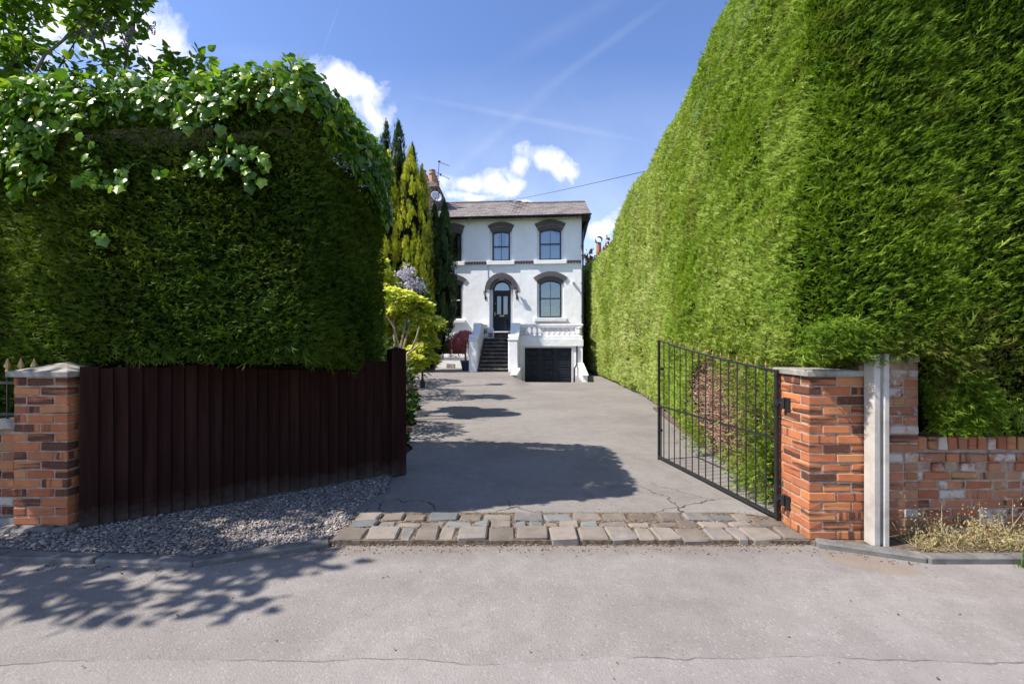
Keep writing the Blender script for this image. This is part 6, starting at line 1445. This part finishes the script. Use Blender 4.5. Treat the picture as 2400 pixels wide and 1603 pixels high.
# garden lamp post
LPY = 15.0; lp = at(990, 686, LPY); t = thing('garden_lamp', 'grey pyramid topped lantern on a post behind the golden shrub', 'lamp post', (lp.x, LPY, 0))
mb = MB(); mb.lathe((lp.x,LPY,0), [(.09,0),(.09,.25),(.05,.3),(.035,.4),(.03,lp.z-.45),(.055,lp.z-.40),(.03,lp.z-.36)], 10); mb.build('post', m_iron, t)
mb = MB(); mb.lathe((lp.x,LPY,lp.z), [(.27,0),(.262,.022),(.10,.30),(.08,.31),(.08,.35),(.035,.37),(.03,.41),(.05,.44),(.03,.47),(.006,.52)], 4); m_lampgrey = simple('lamp_grey', [(0.10,0.10,0.11),(0.17,0.17,0.18)], 8, .4, .5); mb.build('lantern_roof', m_lampgrey, t)
mb = MB()
for i in range(4): a = 2*PI*(i+.5)/4; mb.tube([(lp.x+.12*math.cos(a),LPY+.12*math.sin(a),lp.z-.34),(lp.x+.21*math.cos(a),LPY+.21*math.sin(a),lp.z)], .009, 4)
mb.build('cage', m_iron, t); mb = MB(); mb.lathe((lp.x,LPY,lp.z-.335), [(.11,0),(.19,.33)], 4); mb.build('lantern_glass', m_glass, t)

# beyond the right hedge
p = at(1377, 598, 26.2); tree('copper_tree', 'copper leaved tree showing past the far end of the tall hedge', 'tree', (p.x+.5, 26.6, 0), [((p.x+.5,26.6,0),(0,0,1),3.6,.12),((p.x+.45,26.6,3.2),(-.2,0,1),1.8,.07),((p.x+.6,26.6,3.2),(.3,0,1),2.0,.07),((p.x+.3,26.5,1.5),(-.2,-.1,1),1.8,.06)], m_copper, 3200, .20, 2, 3, None, None, -.2, None, 1.2, .06, .4, .4, rad=.32)
p = at(1404, 578, 28.5); nc = thing('neighbour_chimney', 'red brick chimney with one dark cowled pot peeping over the far hedge', 'chimney', (p.x, 28.5, 0))
mb = MB(); mb.bx(p.x-.3, p.x+.5, 28.2, 29.2, 0, p.z-.75); mb.bx(p.x-.34, p.x+.54, 28.14, 29.26, p.z-.9, p.z-.8); mb.build('stack', m_brick, nc)
mb = MB(); mb.lathe((p.x,28.6,p.z-.76), [(.19,0),(.15,.98),(.16,1.0)], 10); mb.build('chimney_pot', m_terra, nc)
mb = MB(); mb.tube([(p.x,28.4,p.z+.42),(p.x,28.8,p.z+.42)], [.21,.21], 14, False); mb.tube([(p.x,28.6,p.z+.2),(p.x,28.6,p.z+.27)], .1, 8); mb.build('cowl', m_iron, nc)

# dry weeds along the right kerb, and a tuft at the frame's edge
n = 300; bx_ = rng.uniform(3.02, 5.6, n); by_ = rng.uniform(3.37, 3.62, n); parts = []
STV = np.array([[-.012,0,0],[.012,0,0],[.010,.5,.06],[-.010,.5,.06],[0,1,.18]]); STF = np.array([[0,1,2],[0,2,3],[3,2,4]])
P = np.stack([bx_, by_, np.full(n, 0.0)], -1); F = np.array([0,-.05,1.0])+rng.normal(0, .38, (n, 3)); hgt_ = rng.gamma(5, .042, n)*np.interp(bx_, [3.0,3.3,3.9], [.6,1,1.1]); hgt_ = np.minimum(hgt_*.85, .36)
parts.append(scatter(STV*np.array([1/ .35*.35,1,1]), STF, P, F, rng.normal(size=(n, 3)), hgt_, rng.uniform(.2, .8, n)))
m = n*16; i = np.repeat(np.arange(n), 16); w = rng.uniform(.25, 1.05, m); Fn = nrm(F); Ps = P[i]+Fn[i]*(hgt_[i]*w)[:, None]+rng.normal(0, .022, (m, 3)); parts.append(scatter(LFV*np.array([1.2,1,1]), LFF, Ps, Fn[i]+rng.normal(0, .8, (m, 3)), rng.normal(size=(m, 3)), rng.uniform(.012, .026, m), rng.uniform(.25, 1, m)))
m = 2600; P = np.stack([rng.uniform(3.0, 5.6, m), rng.uniform(3.34, 3.62, m), rng.uniform(0, .03, m)], -1); F = rng.normal(size=(m, 3))*[1,1,.35]+[0,-.2,.35]; parts.append(scatter(STV*np.array([1.6,1,1]), STF, P, F, np.array([0,0,1])+rng.normal(0,.4,(m,3)), rng.uniform(.05, .14, m), rng.uniform(.3, 1, m)))
merge('dry_weeds', parts, m_straw, None)
mb = MB(); mb.prism([(2.32,3.53),(2.36,3.50),(2.97,3.34),(7.0,3.34),(7.0,3.7),(2.32,3.7)], lambda x, y: (x, y, -.09), lambda x, y: (x, y, .004)); mb.build('verge_soil', m_joint, None, None, 'structure')
t = thing('grass_tuft', 'green grass tuft in front of the kerb at the right edge', 'grass tuft', (3.63, 3.17, -.03)); n = 130; P = np.array([3.63,3.17,-.03])+rng.normal(0, .035, (n, 3))*[1,1,.1]; V, Fc, T_ = scatter(STV*np.array([2.2,1,1]), STF, P, np.array([0,0,.8])+rng.normal(0, .5, (n, 3)), rng.normal(size=(n, 3)), rng.uniform(.05, .12, n), rng.uniform(.3, 1, n)); me = arr_mesh('blades', V, Fc, T_); me.materials.append(m_leaf); link('blades', me, None, t, None, 'stuff')
